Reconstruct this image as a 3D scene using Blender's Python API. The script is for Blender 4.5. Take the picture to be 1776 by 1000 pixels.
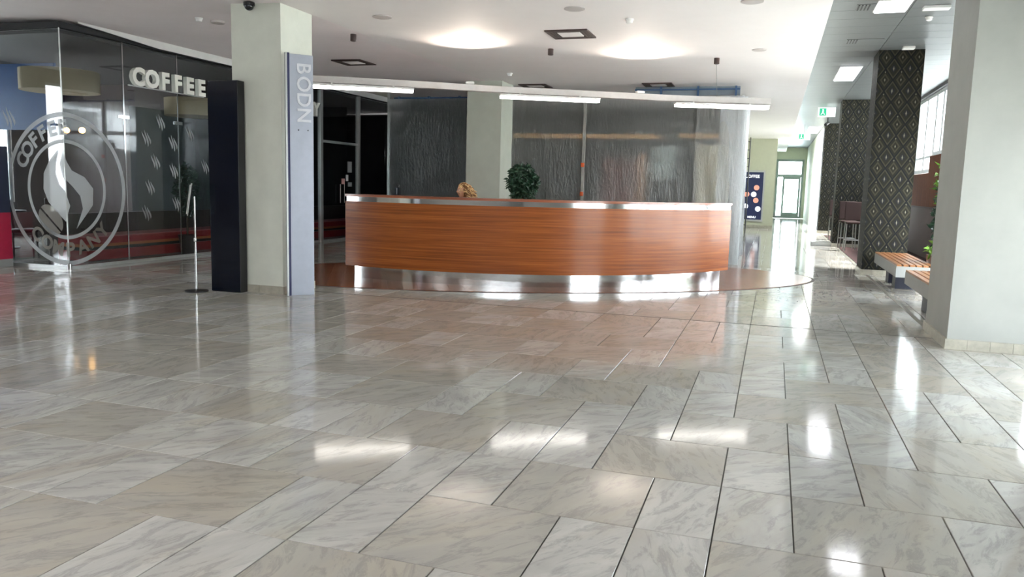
import bpy, bmesh, math, random
from math import sin, cos, pi, radians as R_, atan2, sqrt
from mathutils import Vector, Matrix
random.seed(7)
for o in list(bpy.data.objects): bpy.data.objects.remove(o)
SC = bpy.context.scene; COL = SC.collection

# ------------------------------------------------------------------ camera
cam = bpy.data.cameras.new('camera'); co = bpy.data.objects.new('camera', cam); COL.objects.link(co)
cam.sensor_width = 36; cam.lens = 1374.1 / 1776 * 36; cam.clip_start = .05; cam.clip_end = 300
PITCH, ROLL, YAW = R_(7.399), R_(1.5275), R_(18.013)
fw = Vector((-sin(YAW)*cos(PITCH), cos(YAW)*cos(PITCH), -sin(PITCH)))
rt = Vector((cos(YAW), sin(YAW), 0)); up = rt.cross(fw)
r2 = cos(ROLL)*rt + sin(ROLL)*up; u2 = -sin(ROLL)*rt + cos(ROLL)*up
M = Matrix((r2, u2, -fw)).transposed().to_4x4(); M.translation = (0, 0, 1.5)
co.matrix_world = M; SC.camera = co
# ------------------------------------------------------------------ world, sun, exposure
W = bpy.data.worlds.new('world'); SC.world = W; W.use_nodes = True
nt = W.node_tree; nt.nodes.clear()
wo = nt.nodes.new('ShaderNodeOutputWorld'); bg = nt.nodes.new('ShaderNodeBackground')
tc = nt.nodes.new('ShaderNodeTexCoord'); sp = nt.nodes.new('ShaderNodeSeparateXYZ'); rp = nt.nodes.new('ShaderNodeValToRGB')
nt.links.new(tc.outputs['Generated'], sp.inputs[0]); nt.links.new(sp.outputs[2], rp.inputs[0])
rp.color_ramp.elements[0].position = 0.0; rp.color_ramp.elements[0].color = (.92, .95, 1.0, 1)
rp.color_ramp.elements[1].position = .8; rp.color_ramp.elements[1].color = (.88, .93, 1.0, 1)
nt.links.new(rp.outputs[0], bg.inputs[0]); bg.inputs[1].default_value = 9.5
nt.links.new(bg.outputs[0], wo.inputs[0])
sun = bpy.data.lights.new('sun', 'SUN'); so = bpy.data.objects.new('sun', sun); COL.objects.link(so)
sun.energy = 12.0; sun.angle = R_(9); sun.color = (1, .97, .92)
so.rotation_euler = Vector((-1, -.04, -1.45)).to_track_quat('-Z', 'Y').to_euler()
vs = SC.view_settings; vs.view_transform = 'Standard'; vs.look = 'None'; vs.gamma = 1; vs.use_curve_mapping = False
vs.exposure = 1.15
def portal(x, y, z, sx, sy, d):
    l = bpy.data.lights.new('window_portal', 'AREA'); l.shape = 'RECTANGLE'; l.size = sx; l.size_y = sy; l.cycles.is_portal = True
    o = bpy.data.objects.new('window_portal', l); COL.objects.link(o); o.location = (x, y, z)
    o.rotation_euler = Vector(d).to_track_quat('-Z', 'Z').to_euler()
portal(3.9, 6.2, 1.3, 3.2, 2.3, (-1, 0, 0))
portal(.1, -7.4, 3.2, 6.8, .9, (0, 1, 0))
portal(3.9, 25, 3.3, 15, 1.7, (-1, 0, 0))
portal(3.9, 13.2, 1.2, 8.4, 2.2, (-1, 0, 0))
portal(-17.3, 3.2, 2.1, 2, 3.2, (1, 0, 0))
portal(-17.3, 12.2, 2.0, 4.0, 2.4, (1, 0, 0))
portal(-.35, 38.2, 2.0, 5.9, 3.4, (1, 0, 0))
def area(name, loc, sx, sy, power, col=(1, 1, 1), d=(0, 0, -1), spread=180):
    l = bpy.data.lights.new(name, 'AREA'); l.shape = 'RECTANGLE'; l.size = sx; l.size_y = sy; l.energy = power; l.color = col; l.spread = R_(spread)
    o = bpy.data.objects.new(name, l); COL.objects.link(o); o.location = loc
    o.rotation_euler = Vector(d).to_track_quat('-Z', 'Y').to_euler(); return o

# ------------------------------------------------------------------ materials
def s2l(c): return tuple(((v/255+.055)/1.055)**2.4 if v > 10 else v/255/12.92 for v in c)
class NT:
    def __init__(s, name):
        s.m = bpy.data.materials.new(name); s.m.use_nodes = True; s.t = s.m.node_tree; s.t.nodes.clear()
        s.out = s.t.nodes.new('ShaderNodeOutputMaterial')
    def n(s, typ, **k):
        nd = s.t.nodes.new(typ)
        for a, b in k.items(): setattr(nd, a, b)
        return nd
    def l(s, a, b): s.t.links.new(a, b)
    def val(s, x, inp):
        if isinstance(x, (int, float)): inp.default_value = x
        elif isinstance(x, tuple): inp.default_value = x
        else: s.l(x, inp)
    def math(s, op, a, b=0.0, c=0.0):
        nd = s.n('ShaderNodeMath', operation=op); s.val(a, nd.inputs[0]); s.val(b, nd.inputs[1]); s.val(c, nd.inputs[2]); return nd.outputs[0]
    def noise(s, vec=None, scale=5, detail=3, rough=.5, dist=0):
        nd = s.n('ShaderNodeTexNoise'); nd.inputs['Scale'].default_value = scale; nd.inputs['Detail'].default_value = detail
        nd.inputs['Roughness'].default_value = rough; nd.inputs['Distortion'].default_value = dist
        if vec is not None: s.l(vec, nd.inputs['Vector'])
        return nd.outputs['Fac']
    def mapping(s, vec, scale=(1, 1, 1), rot=(0, 0, 0), loc=(0, 0, 0)):
        nd = s.n('ShaderNodeMapping'); s.l(vec, nd.inputs[0]); nd.inputs['Scale'].default_value = scale
        nd.inputs['Rotation'].default_value = rot; nd.inputs['Location'].default_value = loc; return nd.outputs[0]
    def schlick(s, normal=None):
        g = s.n('ShaderNodeNewGeometry'); d = s.n('ShaderNodeVectorMath', operation='DOT_PRODUCT')
        s.l(g.outputs['Incoming'], d.inputs[0]); s.l(normal if normal is not None else g.outputs['Normal'], d.inputs[1])
        return s.math('MULTIPLY_ADD', s.math('POWER', s.math('SUBTRACT', 1.0, s.math('ABSOLUTE', d.outputs['Value'])), 5.0), .96, .04)
    def pos(s): return s.n('ShaderNodeNewGeometry').outputs['Position']
    def objc(s): return s.n('ShaderNodeTexCoord').outputs['Object']
    def ramp(s, f, stops):
        nd = s.n('ShaderNodeValToRGB'); s.l(f, nd.inputs[0]); cr = nd.color_ramp
        while len(cr.elements) < len(stops): cr.elements.new(.5)
        for e, (p, c) in zip(cr.elements, stops): e.position = p; e.color = (*c, 1) if len(c) == 3 else c
        return nd.outputs[0]
    def mix(s, f, a, b, typ='MIX'):
        nd = s.n('ShaderNodeMixRGB', blend_type=typ); s.val(f, nd.inputs[0])
        for x, i in ((a, 1), (b, 2)):
            if isinstance(x, tuple): nd.inputs[i].default_value = (*x, 1)[:4]
            else: s.l(x, nd.inputs[i])
        return nd.outputs[0]
    def bump(s, h, strength=.2, dist=.01):
        nd = s.n('ShaderNodeBump'); nd.inputs['Strength'].default_value = strength; nd.inputs['Distance'].default_value = dist
        s.l(h, nd.inputs['Height']); return nd.outputs[0]
    def bsdf(s, col=(.5, .5, .5), rough=.5, metal=0, normal=None, spec=.5, coat=0, coat_rough=.1, emit=None, estr=0, alpha=1, trans=0, ior=1.5):
        b = s.n('ShaderNodeBsdfPrincipled')
        if isinstance(col, tuple): b.inputs['Base Color'].default_value = (*col, 1)[:4]
        else: s.l(col, b.inputs['Base Color'])
        s.val(rough, b.inputs['Roughness']); s.val(metal, b.inputs['Metallic']); b.inputs['Specular IOR Level'].default_value = spec
        b.inputs['Coat Weight'].default_value = coat; b.inputs['Coat Roughness'].default_value = coat_rough
        s.val(alpha, b.inputs['Alpha']); b.inputs['Transmission Weight'].default_value = trans; b.inputs['IOR'].default_value = ior
        if normal is not None: s.l(normal, b.inputs['Normal'])
        if emit is not None: b.inputs['Emission Color'].default_value = (*emit, 1); b.inputs['Emission Strength'].default_value = estr
        s.l(b.outputs[0], s.out.inputs[0]); return b
MC = {}
def plain(name, rgb, rough=.5, metal=0, var=.06, bump=.05, scale=8, **k):
    if name in MC: return MC[name]
    t = NT(name); p = t.objc(); nz = t.noise(p, scale, 4, .6)
    c = s2l(rgb); d = tuple(x*(1-var) for x in c); e = tuple(min(1, x*(1+var)) for x in c)
    col = t.ramp(nz, [(.3, d), (.7, e)])
    t.bsdf(col, rough, metal, t.bump(nz, bump, .004) if bump else None, **k)
    MC[name] = t.m; return t.m
def emissive(name, rgb, s):
    t = NT(name); t.bsdf(tuple(.6*v for v in s2l(rgb)), .4, emit=s2l(rgb), estr=s); return t.m

def mat_marble():
    t = NT('polished_marble')
    oi = t.n('ShaderNodeObjectInfo').outputs['Random']; g = t.n('ShaderNodeNewGeometry')
    at = t.n('ShaderNodeAttribute'); at.attribute_name = 'wide'; wide = at.outputs['Fac']
    r = t.math('FRACT', t.math('ADD', oi, g.outputs['Random Per Island']))
    r2_ = t.math('FRACT', t.math('MULTIPLY', r, 7.31)); r3 = t.math('FRACT', t.math('MULTIPLY', r, 17.7))
    cx = t.n('ShaderNodeCombineXYZ'); t.l(t.math('MULTIPLY', r, 40), cx.inputs[0]); t.l(t.math('MULTIPLY', r2_, 60), cx.inputs[1])
    va = t.n('ShaderNodeVectorMath', operation='ADD'); t.l(g.outputs['Position'], va.inputs[0]); t.l(cx.outputs[0], va.inputs[1])
    vr = t.n('ShaderNodeVectorRotate', rotation_type='Z_AXIS'); t.l(va.outputs[0], vr.inputs['Vector']); t.l(t.math('MULTIPLY_ADD', r3, 1.6, -.4), vr.inputs['Angle'])
    v = t.mapping(vr.outputs[0], (2.6, .75, 1))
    n1 = t.noise(v, 1.6, 7, .62, .8); n2 = t.noise(v, 5.5, 8, .68, .6); n3 = t.noise(va.outputs[0], 55, 3, .6); n4 = t.noise(v, 1.1, 4, .5, 1.2)
    base = t.mix(wide, s2l((188, 187, 182)), s2l((181, 177, 169)))
    base = t.mix(t.math('MULTIPLY', r2_, .8), base, t.mix(wide, s2l((202, 200, 195)), s2l((174, 167, 157))))
    c = t.mix(t.ramp(n1, [(.38, (0, 0, 0)), (.68, (.6, .6, .6))]), base, s2l((156, 154, 151)))
    c = t.mix(t.ramp(n4, [(.5, (0, 0, 0)), (.75, (.45, .45, .45))]), c, s2l((176, 164, 144)))
    vein = t.ramp(n2, [(.50, (0, 0, 0)), (.60, (.38, .38, .38)), (.65, (.08, .08, .08)), (.8, (.6, .6, .6))])
    c = t.mix(vein, c, s2l((118, 118, 118)))
    spk = t.ramp(n3, [(.70, (0, 0, 0)), (.76, (.8, .8, .8))])
    c = t.mix(t.math('MULTIPLY', spk, .35), c, s2l((84, 80, 74)))
    bn = t.noise(g.outputs['Position'], 2.2, 3, .5)
    rgh = t.math('MULTIPLY_ADD', n2, .06, .055)
    b = t.bsdf(c, rgh, 0, t.bump(bn, .22, .004), spec=.5)
    return t.m
MARBLE = mat_marble()
def mat_wood(name, c1, c2, c3, axis='Z', rough=.28, coat=.35, sc=1, spec=.5):
    t = NT(name); g = t.n('ShaderNodeNewGeometry'); p = t.objc(); oi = t.n('ShaderNodeObjectInfo').outputs['Random']
    off = t.n('ShaderNodeCombineXYZ'); t.l(t.math('MULTIPLY', oi, 30), off.inputs[0]); t.l(t.math('MULTIPLY', oi, 17), off.inputs[1]); t.l(t.math('MULTIPLY', oi, 11), off.inputs[2])
    va = t.n('ShaderNodeVectorMath', operation='ADD'); t.l(p, va.inputs[0]); t.l(off.outputs[0], va.inputs[1])
    s = {'Z': (.5*sc, .5*sc, 26*sc), 'X': (26*sc, .6*sc, .6*sc), 'V': (22*sc, 22*sc, .6*sc), 'Y': (.6*sc, 26*sc, 26*sc)}[axis]
    v = t.mapping(va.outputs[0], s); n1 = t.noise(v, 1.5, 6, .65, .3); n2 = t.noise(v, 6, 4, .6)
    col = t.ramp(n1, [(.3, s2l(c1)), (.5, s2l(c2)), (.72, s2l(c3))])
    col = t.mix(t.math('MULTIPLY', n2, .35), col, s2l(c1)); col = t.mix(t.math('MULTIPLY', oi, .5), col, s2l(c3), 'MIX') if name == 'inlay_wood' else col
    t.bsdf(col, rough, 0, t.bump(n1, .05, .002), coat=coat, coat_rough=.12, spec=spec); return t.m
DESK = mat_wood('desk_veneer', (114, 54, 14), (148, 78, 24), (180, 104, 38), 'Z', .36, .12, 1, .3)
DTOP = mat_wood('desk_top_wood', (120, 62, 38), (150, 84, 56), (172, 104, 74), 'Z', .25, .3)
INLAY = mat_wood('inlay_wood', (92, 48, 30), (134, 78, 52), (170, 112, 80), 'X', .2, .0, .4)
SLAT = mat_wood('slat_wood', (84, 40, 16), (112, 58, 26), (130, 72, 36), 'V', .6, 0, 1, .2)
BENCHW = mat_wood('bench_wood', (120, 74, 40), (164, 112, 70), (190, 140, 96), 'X', .35, .1)
GROUT = plain('grout', (70, 68, 62), .7)
PLASTER = plain('pale_green_plaster', (186, 190, 178), .62, var=.05, bump=.12, scale=3)
PLASTERL = plain('grey_green_plaster', (178, 182, 164), .62, var=.05, bump=.12, scale=3)
CEIL = plain('white_ceiling_paint', (240, 236, 235), .7, var=.015, bump=.02, scale=2)
CEILL = plain('tinted_ceiling_white', (245, 237, 238), .7, var=.02, bump=.02, scale=2)  # light difference of the dimmer cafe side put into a tinted ceiling white
METALC = plain('grey_metal_ceiling', (112, 116, 116), .38, .35, var=.04, bump=.02)
WALLW = plain('white_wall', (226, 228, 214), .6, var=.03)
WALLG = plain('sage_wall', (190, 192, 170), .6, var=.03)
STONE = plain('skirting_stone', (172, 168, 154), .35, var=.14, scale=14)
STEEL = plain('brushed_steel', (200, 200, 200), .10, 1, var=.04, bump=.0)
STEELM = plain('satin_steel', (178, 178, 176), .3, 1, var=.05, bump=.0)
ALU = plain('aluminium', (188, 190, 188), .35, .85, var=.04, bump=0)
BLACKG = plain('gloss_black_panel', (8, 16, 30), .12, 0, var=.1, bump=0, spec=.6)
DARK = plain('dark_interior', (30, 30, 34), .6)
DARK2 = plain('dark_brown_interior', (52, 38, 34), .5)
DARKW = plain('black_interior', (14, 14, 16), .7)
BLUEP = plain('blue_interior', (40, 82, 138), .5)
REDP = plain('red_laminate', (158, 22, 30), .3, var=.04)
ORANGE = plain('orange_stripe', (190, 110, 62), .4)
SIGNBL = plain('blue_grey_board', (172, 178, 192), .35, .1, var=.04, bump=0)
NAVY = plain('navy_edge', (40, 44, 86), .4)
WHITE = plain('white_plastic', (232, 232, 230), .35, var=.02, bump=0)
LETTER = plain('white_letter', (236, 236, 228), .4, var=.02, bump=0)
PALEL = plain('faded_letter', (214, 216, 222), .5)
BEIGE = plain('beige_shade', (196, 178, 146), .8, var=.05)
BROWNW = plain('mauve_brown_wall', (78, 60, 56), .6)
TERRA = plain('rust_pot', (108, 44, 32), .45)
GREYP = plain('grey_fascia', (150, 152, 150), .45, var=.03)
BASEB = plain('dark_blue_block', (26, 32, 52), .4)
CHAIRB = plain('brown_leather', (46, 30, 28), .6, spec=.25)
BLACKM = plain('black_metal', (24, 24, 26), .4)
DKCAN = plain('brown_can', (70, 54, 50), .5)
LEAFD = plain('dark_leaf', (30, 62, 42), .45, var=.4, scale=6)
LEAFL = plain('light_leaf', (104, 148, 52), .45, var=.4, scale=5)
BARK = plain('bark', (82, 66, 48), .8, var=.2)
FRAMEW = plain('window_frame', (206, 212, 214), .4)
FRAMED = plain('dark_beam', (74, 70, 74), .5)
FRAMEG = plain('grey_green_frame', (126, 138, 132), .4)
CARPET = plain('brown_carpet', (58, 30, 28), .9, var=.2, bump=.3, scale=40)
EMW = emissive('lamp_tube', (255, 250, 242), 5.0)
EMP = emissive('light_panel', (244, 246, 255), 3.0)
EMO = emissive('warm_bulb', (255, 190, 110), 6.0)
GREENS = emissive('exit_green', (40, 150, 110), .8)
EXITW = emissive('exit_white', (225, 240, 235), 1.0)
def glass_mat(name, tint=(1, 1, 1), refl=1.0, base=0.0, basecol=(.5, .5, .5), rough=0.0, ior=1.5):
    t = NT(name); tr = t.n('ShaderNodeBsdfTransparent'); tr.inputs[0].default_value = (*tint, 1)
    gl = t.n('ShaderNodeBsdfGlossy'); gl.inputs['Roughness'].default_value = rough
    f = t.math('MINIMUM', t.math('MULTIPLY', t.schlick(), refl), 1.0)
    mx = t.n('ShaderNodeMixShader'); t.l(f, mx.inputs[0]); t.l(tr.outputs[0], mx.inputs[1]); t.l(gl.outputs[0], mx.inputs[2])
    last = mx.outputs[0]
    if base:
        df = t.n('ShaderNodeBsdfDiffuse'); df.inputs[0].default_value = (*basecol, 1)
        m2 = t.n('ShaderNodeMixShader'); m2.inputs[0].default_value = base; t.l(last, m2.inputs[1]); t.l(df.outputs[0], m2.inputs[2]); last = m2.outputs[0]
    t.l(last, t.out.inputs[0]); return t.m
GLASS = glass_mat('clear_glass', (.95, .97, .97), 1.0)
SHOPG = glass_mat('storefront_glass', (.80, .83, .84), 1.7)
FROST = glass_mat('frosted_partition', (.6, .64, .66), 1.0, .35, s2l((120, 132, 134)), .2)
DOORG = glass_mat('frosted_door_glass', (.9, .97, .97), 1.0, .15, s2l((215, 235, 232)), .1)
LOGOM = glass_mat('etched_vinyl', (.8, .8, .8), .6, .62, s2l((214, 220, 222)), .2)
LOGOD = glass_mat('grey_vinyl', (.8, .8, .8), .6, .45, s2l((176, 172, 162)), .2)
ICONM = glass_mat('faint_vinyl', (.9, .9, .9), .6, .5, s2l((190, 192, 192)), .2)
def mat_plastic(name, dens, col):
    t = NT(name); p = t.pos(); v = t.mapping(p, (1.2, 1.2, .35), (0, .35, 0))
    n1 = t.noise(v, 2.2, 5, .6, 1.4); n2 = t.noise(t.mapping(p, (9, 9, 1.6), (0, .6, 0)), 1.6, 5, .6, 2.2)
    h = t.math('ADD', n1, t.math('MULTIPLY', n2, .8))
    bp = t.bump(h, .6, .065)
    tr = t.n('ShaderNodeBsdfTransparent'); tr.inputs[0].default_value = (.93, .94, .93, 1)
    df = t.n('ShaderNodeBsdfDiffuse'); df.inputs[0].default_value = (*s2l(col), 1); t.l(bp, df.inputs['Normal'])
    tl = t.n('ShaderNodeBsdfTranslucent'); tl.inputs[0].default_value = (*s2l(col), 1); t.l(bp, tl.inputs['Normal'])
    gl = t.n('ShaderNodeBsdfGlossy'); gl.inputs['Roughness'].default_value = .16; gl.inputs[0].default_value = (.9, .9, .9, 1); t.l(bp, gl.inputs['Normal'])
    a = t.n('ShaderNodeMixShader'); a.inputs[0].default_value = .35; t.l(df.outputs[0], a.inputs[1]); t.l(tl.outputs[0], a.inputs[2])
    b = t.n('ShaderNodeMixShader'); t.val(t.math('MULTIPLY_ADD', t.ramp(n2, [(.35, (0, 0, 0)), (.7, (1, 1, 1))]), .15, dens), b.inputs[0]); 
    rf = t.n('ShaderNodeBsdfRefraction'); rf.inputs['IOR'].default_value = 1.12; rf.inputs['Roughness'].default_value = .30; rf.inputs[0].default_value = (.9, .91, .9, 1); t.l(bp, rf.inputs['Normal'])
    th = t.n('ShaderNodeMixShader'); th.inputs[0].default_value = .75; t.l(tr.outputs[0], th.inputs[1]); t.l(rf.outputs[0], th.inputs[2])
    t.l(th.outputs[0], b.inputs[1]); t.l(a.outputs[0], b.inputs[2])
    c = t.n('ShaderNodeMixShader'); t.val(t.math('MULTIPLY', t.schlick(bp), 1.2), c.inputs[0]); t.l(b.outputs[0], c.inputs[1]); t.l(gl.outputs[0], c.inputs[2])
    t.l(c.outputs[0], t.out.inputs[0]); return t.m
PLAST = mat_plastic('plastic_sheet', .11, (190, 190, 184))
PLASTW = mat_plastic('dense_plastic_sheet', .62, (214, 218, 222))
PLASTD = mat_plastic('dark_plastic_sheet', .05, (150, 156, 160))
def mat_wallpaper():
    t = NT('art_deco_wallpaper'); g = t.n('ShaderNodeNewGeometry'); sp_ = t.n('ShaderNodeSeparateXYZ'); t.l(g.outputs['Position'], sp_.inputs[0])
    h = t.math('ADD', sp_.outputs[0], sp_.outputs[1]); z = sp_.outputs[2]
    u = t.math('DIVIDE', h, .27); v = t.math('DIVIDE', z, .40)
    def lat(du, dv):
        a = t.math('SUBTRACT', t.math('FRACT', t.math('ADD', u, du)), .5); b = t.math('SUBTRACT', t.math('FRACT', t.math('ADD', v, dv)), .5); return a, b
    a0, b0 = lat(0, 0); a1, b1 = lat(.5, .5)
    d0 = t.math('ADD', t.math('ABSOLUTE', a0), t.math('ABSOLUTE', b0))          # diamond
    ring = t.math('SINE', t.math('MULTIPLY', d0, 2*pi*3))
    line = t.math('GREATER_THAN', ring, .55)
    def star(a, b, wx, wz):
        e = t.math('ADD', t.math('POWER', t.math('DIVIDE', t.math('ABSOLUTE', a), wx), .8), t.math('POWER', t.math('DIVIDE', t.math('ABSOLUTE', b), wz), .8))
        return t.math('LESS_THAN', e, 1.0)
    s0 = star(a0, b0, .045, .125); s1 = star(a1, b1, .045, .09)
    a2, b2 = lat(.5, .15); s2_ = star(a2, b2, .035, .05)
    st = t.math('MINIMUM', t.math('ADD', t.math('ADD', s0, s1), s2_), 1)
    e = t.math('GREATER_THAN', t.math('ABSOLUTE', t.math('SUBTRACT', d0, .5)), .045)
    base = t.mix(line, s2l((34, 33, 27)), s2l((58, 56, 44)))
    base = t.mix(e, s2l((18, 20, 26)), base)
    base = t.mix(t.math('MULTIPLY', t.math('LESS_THAN', d0, .2), .7), base, s2l((28, 30, 40)))
    c = t.mix(st, base, s2l((120, 117, 104)))
    t.bsdf(c, .7, 0, None, spec=.2); return t.m
WALLP = mat_wallpaper()

# ------------------------------------------------------------------ geometry helpers
class MB:
    def __init__(s): s.v = []; s.f = []
    def add(s, vs_, fs):
        b = len(s.v); s.v += [tuple(p) for p in vs_]; s.f += [tuple(i+b for i in f) for f in fs]; return s
    def box(s, x0, x1, y0, y1, z0, z1):
        return s.add([(x0,y0,z0),(x1,y0,z0),(x1,y1,z0),(x0,y1,z0),(x0,y0,z1),(x1,y0,z1),(x1,y1,z1),(x0,y1,z1)],
                     [(3,2,1,0),(4,5,6,7),(0,1,5,4),(1,2,6,5),(2,3,7,6),(3,0,4,7)])
    def obox(s, c, sx, sy, sz, rz=0, rx=0, ry=0):
        m = Matrix.Translation(c) @ Matrix.Rotation(rz, 4, 'Z') @ Matrix.Rotation(ry, 4, 'Y') @ Matrix.Rotation(rx, 4, 'X')
        P = [m @ Vector((a*sx/2, b*sy/2, d*sz/2)) for d in (-1, 1) for a, b in ((-1,-1),(1,-1),(1,1),(-1,1))]
        return s.add(P, [(3,2,1,0),(4,5,6,7),(0,1,5,4),(1,2,6,5),(2,3,7,6),(3,0,4,7)])
    def tube(s, path, r, n=10, cap=True):
        P = [Vector(p) for p in path]; rs = r if isinstance(r, (list, tuple)) else [r]*len(P); rings = []
        for i, p in enumerate(P):
            d = (P[min(i+1, len(P)-1)] - P[max(i-1, 0)]).normalized(); a = Vector((0, 0, 1)) if abs(d.z) < .9 else Vector((1, 0, 0))
            x = d.cross(a).normalized(); y = d.cross(x)
            rings.append([p + rs[i]*(cos(2*pi*k/n)*x + sin(2*pi*k/n)*y) for k in range(n)])
        vs_ = [q for r_ in rings for q in r_]; fs = []
        for i in range(len(P)-1):
            for k in range(n): fs.append((i*n+k, i*n+(k+1) % n, (i+1)*n+(k+1) % n, (i+1)*n+k))
        if cap: fs += [tuple(range(n-1, -1, -1)), tuple(range((len(P)-1)*n, len(P)*n))]
        return s.add(vs_, fs)
    def lathe(s, prof, c=(0, 0, 0), n=24):
        vs_ = [(c[0]+r*cos(2*pi*k/n), c[1]+r*sin(2*pi*k/n), c[2]+z) for r, z in prof for k in range(n)]; fs = []
        for i in range(len(prof)-1):
            for k in range(n): fs.append((i*n+k, i*n+(k+1) % n, (i+1)*n+(k+1) % n, (i+1)*n+k))
        fs += [tuple(range(n-1, -1, -1)), tuple(range((len(prof)-1)*n, len(prof)*n))]
        return s.add(vs_, fs)
    def arc(s, c, r0, r1, z0, z1, a0, a1, n=64):
        vs_ = []
        for i in range(n+1):
            a = R_(a0+(a1-a0)*i/n)
            for r, z in ((r0, z0), (r1, z0), (r1, z1), (r0, z1)): vs_.append((c[0]+r*cos(a), c[1]+r*sin(a), z))
        fs = []
        for i in range(n):
            for k in range(4): fs.append((i*4+k, i*4+(k+1) % 4, (i+1)*4+(k+1) % 4, (i+1)*4+k))
        fs += [(3, 2, 1, 0), (n*4, n*4+1, n*4+2, n*4+3)]
        return s.add(vs_, fs)
    def ribbon(s, path, w, z0, z1):
        n = len(path); vs_ = []
        for i, p in enumerate(path):
            a = Vector(path[max(i-1, 0)]); b = Vector(path[min(i+1, n-1)]); d = (b-a).normalized(); q = Vector((-d.y, d.x))
            for sgn, z in ((-1, z0), (1, z0), (1, z1), (-1, z1)): vs_.append((p[0]+sgn*q.x*w/2, p[1]+sgn*q.y*w/2, z))
        fs = []
        for i in range(n-1):
            for k in range(4): fs.append((i*4+k, i*4+(k+1) % 4, (i+1)*4+(k+1) % 4, (i+1)*4+k))
        fs += [(3, 2, 1, 0), ((n-1)*4, (n-1)*4+1, (n-1)*4+2, (n-1)*4+3)]
        return s.add(vs_, fs)
    def mesh(s, name, m, smooth=False):
        me = bpy.data.meshes.new(name); me.from_pydata(s.v, [], s.f); me.materials.append(m); me.update()
        bm = bmesh.new(); bm.from_mesh(me); bmesh.ops.recalc_face_normals(bm, faces=bm.faces); bm.to_mesh(me); bm.free()
        if smooth:
            me.polygons.foreach_set('use_smooth', [True]*len(me.polygons))
            try: me.set_sharp_from_angle(angle=R_(35))
            except Exception: pass
        return me
def link(o, parent=None):
    COL.objects.link(o)
    if parent is not None: o.parent = parent; o.matrix_parent_inverse = parent.matrix_world.inverted() if False else Matrix.Identity(4)
    return o
def tag(o, label=None, cat=None, group=None, kind=None):
    if label: o['label'] = label
    if cat: o['category'] = cat
    if group: o['group'] = group
    if kind: o['kind'] = kind
    return o
def wpos(p):
    v = Vector((0, 0, 0))
    while p is not None: v += p.location; p = p.parent
    return v
# build(): mesh in world coordinates -> object whose origin is at the parent's origin (empties here carry translation only)
def build(name, mb, m, parent=None, smooth=False, bevel=0, label=None, kind=None):
    o = bpy.data.objects.new(name, mb.mesh(name, m, smooth)); off = wpos(parent)
    if off.length: o.data.transform(Matrix.Translation(-off))
    if bevel:
        b = o.modifiers.new('bevel', 'BEVEL'); b.width = bevel; b.segments = 2; b.limit_method = 'ANGLE'
    link(o, parent); tag(o, label, kind=kind); return o
def empty(name, loc, label, cat, group=None, kind=None):
    o = bpy.data.objects.new(name, None); o.location = loc; o.empty_display_size = .1; COL.objects.link(o); return tag(o, label, cat, group, kind)
def single(name, mb, m, label, cat, group=None, smooth=False, bevel=0, origin=None):
    o = build(name, mb, m, None, smooth, bevel)
    if origin is None:
        xs = [v.co for v in o.data.vertices]; origin = Vector((sum(v.x for v in xs)/len(xs), sum(v.y for v in xs)/len(xs), min(v.z for v in xs)))
    o.data.transform(Matrix.Translation(-Vector(origin))); o.location = origin
    return tag(o, label, cat, group)
def struct(name, mb, m, label=None, parent=None, bevel=0):
    o = build(name, mb, m, parent, bevel=bevel)
    if parent is None: o['kind'] = 'structure'; 
    if label: o['label'] = label
    return o
def copy_tree(o, parent=None, loc=None):
    c = o.copy(); COL.objects.link(c); c.parent = parent
    if loc is not None: c.location = loc
    for ch in list(o.children): copy_tree(ch, c)
    return c
B = lambda *a: MB().box(*a)
def text_mesh(txt, size, extr, bold=0.0, spacing=1.0):
    cu = bpy.data.curves.new('t', 'FONT'); cu.body = txt; cu.size = size; cu.extrude = extr; cu.offset = bold; cu.space_character = spacing; cu.align_x = 'CENTER'; cu.align_y = 'CENTER'; cu.resolution_u = 3
    ob = bpy.data.objects.new('t', cu); COL.objects.link(ob); bpy.context.view_layer.update()
    me = bpy.data.meshes.new_from_object(ob.evaluated_get(bpy.context.evaluated_depsgraph_get()))
    bpy.data.objects.remove(ob); return me
def text_obj(name, txt, size, extr, m, mat4, parent, bold=0.0, label=None, kind=None):
    me = text_mesh(txt, size, extr, bold); me.materials.clear(); me.materials.append(m)
    me.transform(Matrix.Translation(-wpos(parent)) @ mat4); o = bpy.data.objects.new(name, me); link(o, parent); tag(o, label, kind=kind); return o
def frame3(o, ex, ey):   # matrix: local x->ex, y->ey, z->ex x ey
    ex = Vector(ex).normalized(); ey = Vector(ey).normalized(); ez = ex.cross(ey); m_ = Matrix((ex, ey, ez)).transposed().to_4x4(); m_.translation = o; return m_

# ================================================================== STRUCTURE
XL, XR, YB = -17.0, 3.6, -7.0
floor = struct('floor', B(XL-.2, XR+.2, YB-.2, 50.2, -.25, -.012), GROUT, 'polished marble floor of the long lobby')
AX, AY, X0, Y0 = .33863, .66065, .17744, 2.72680
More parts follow.
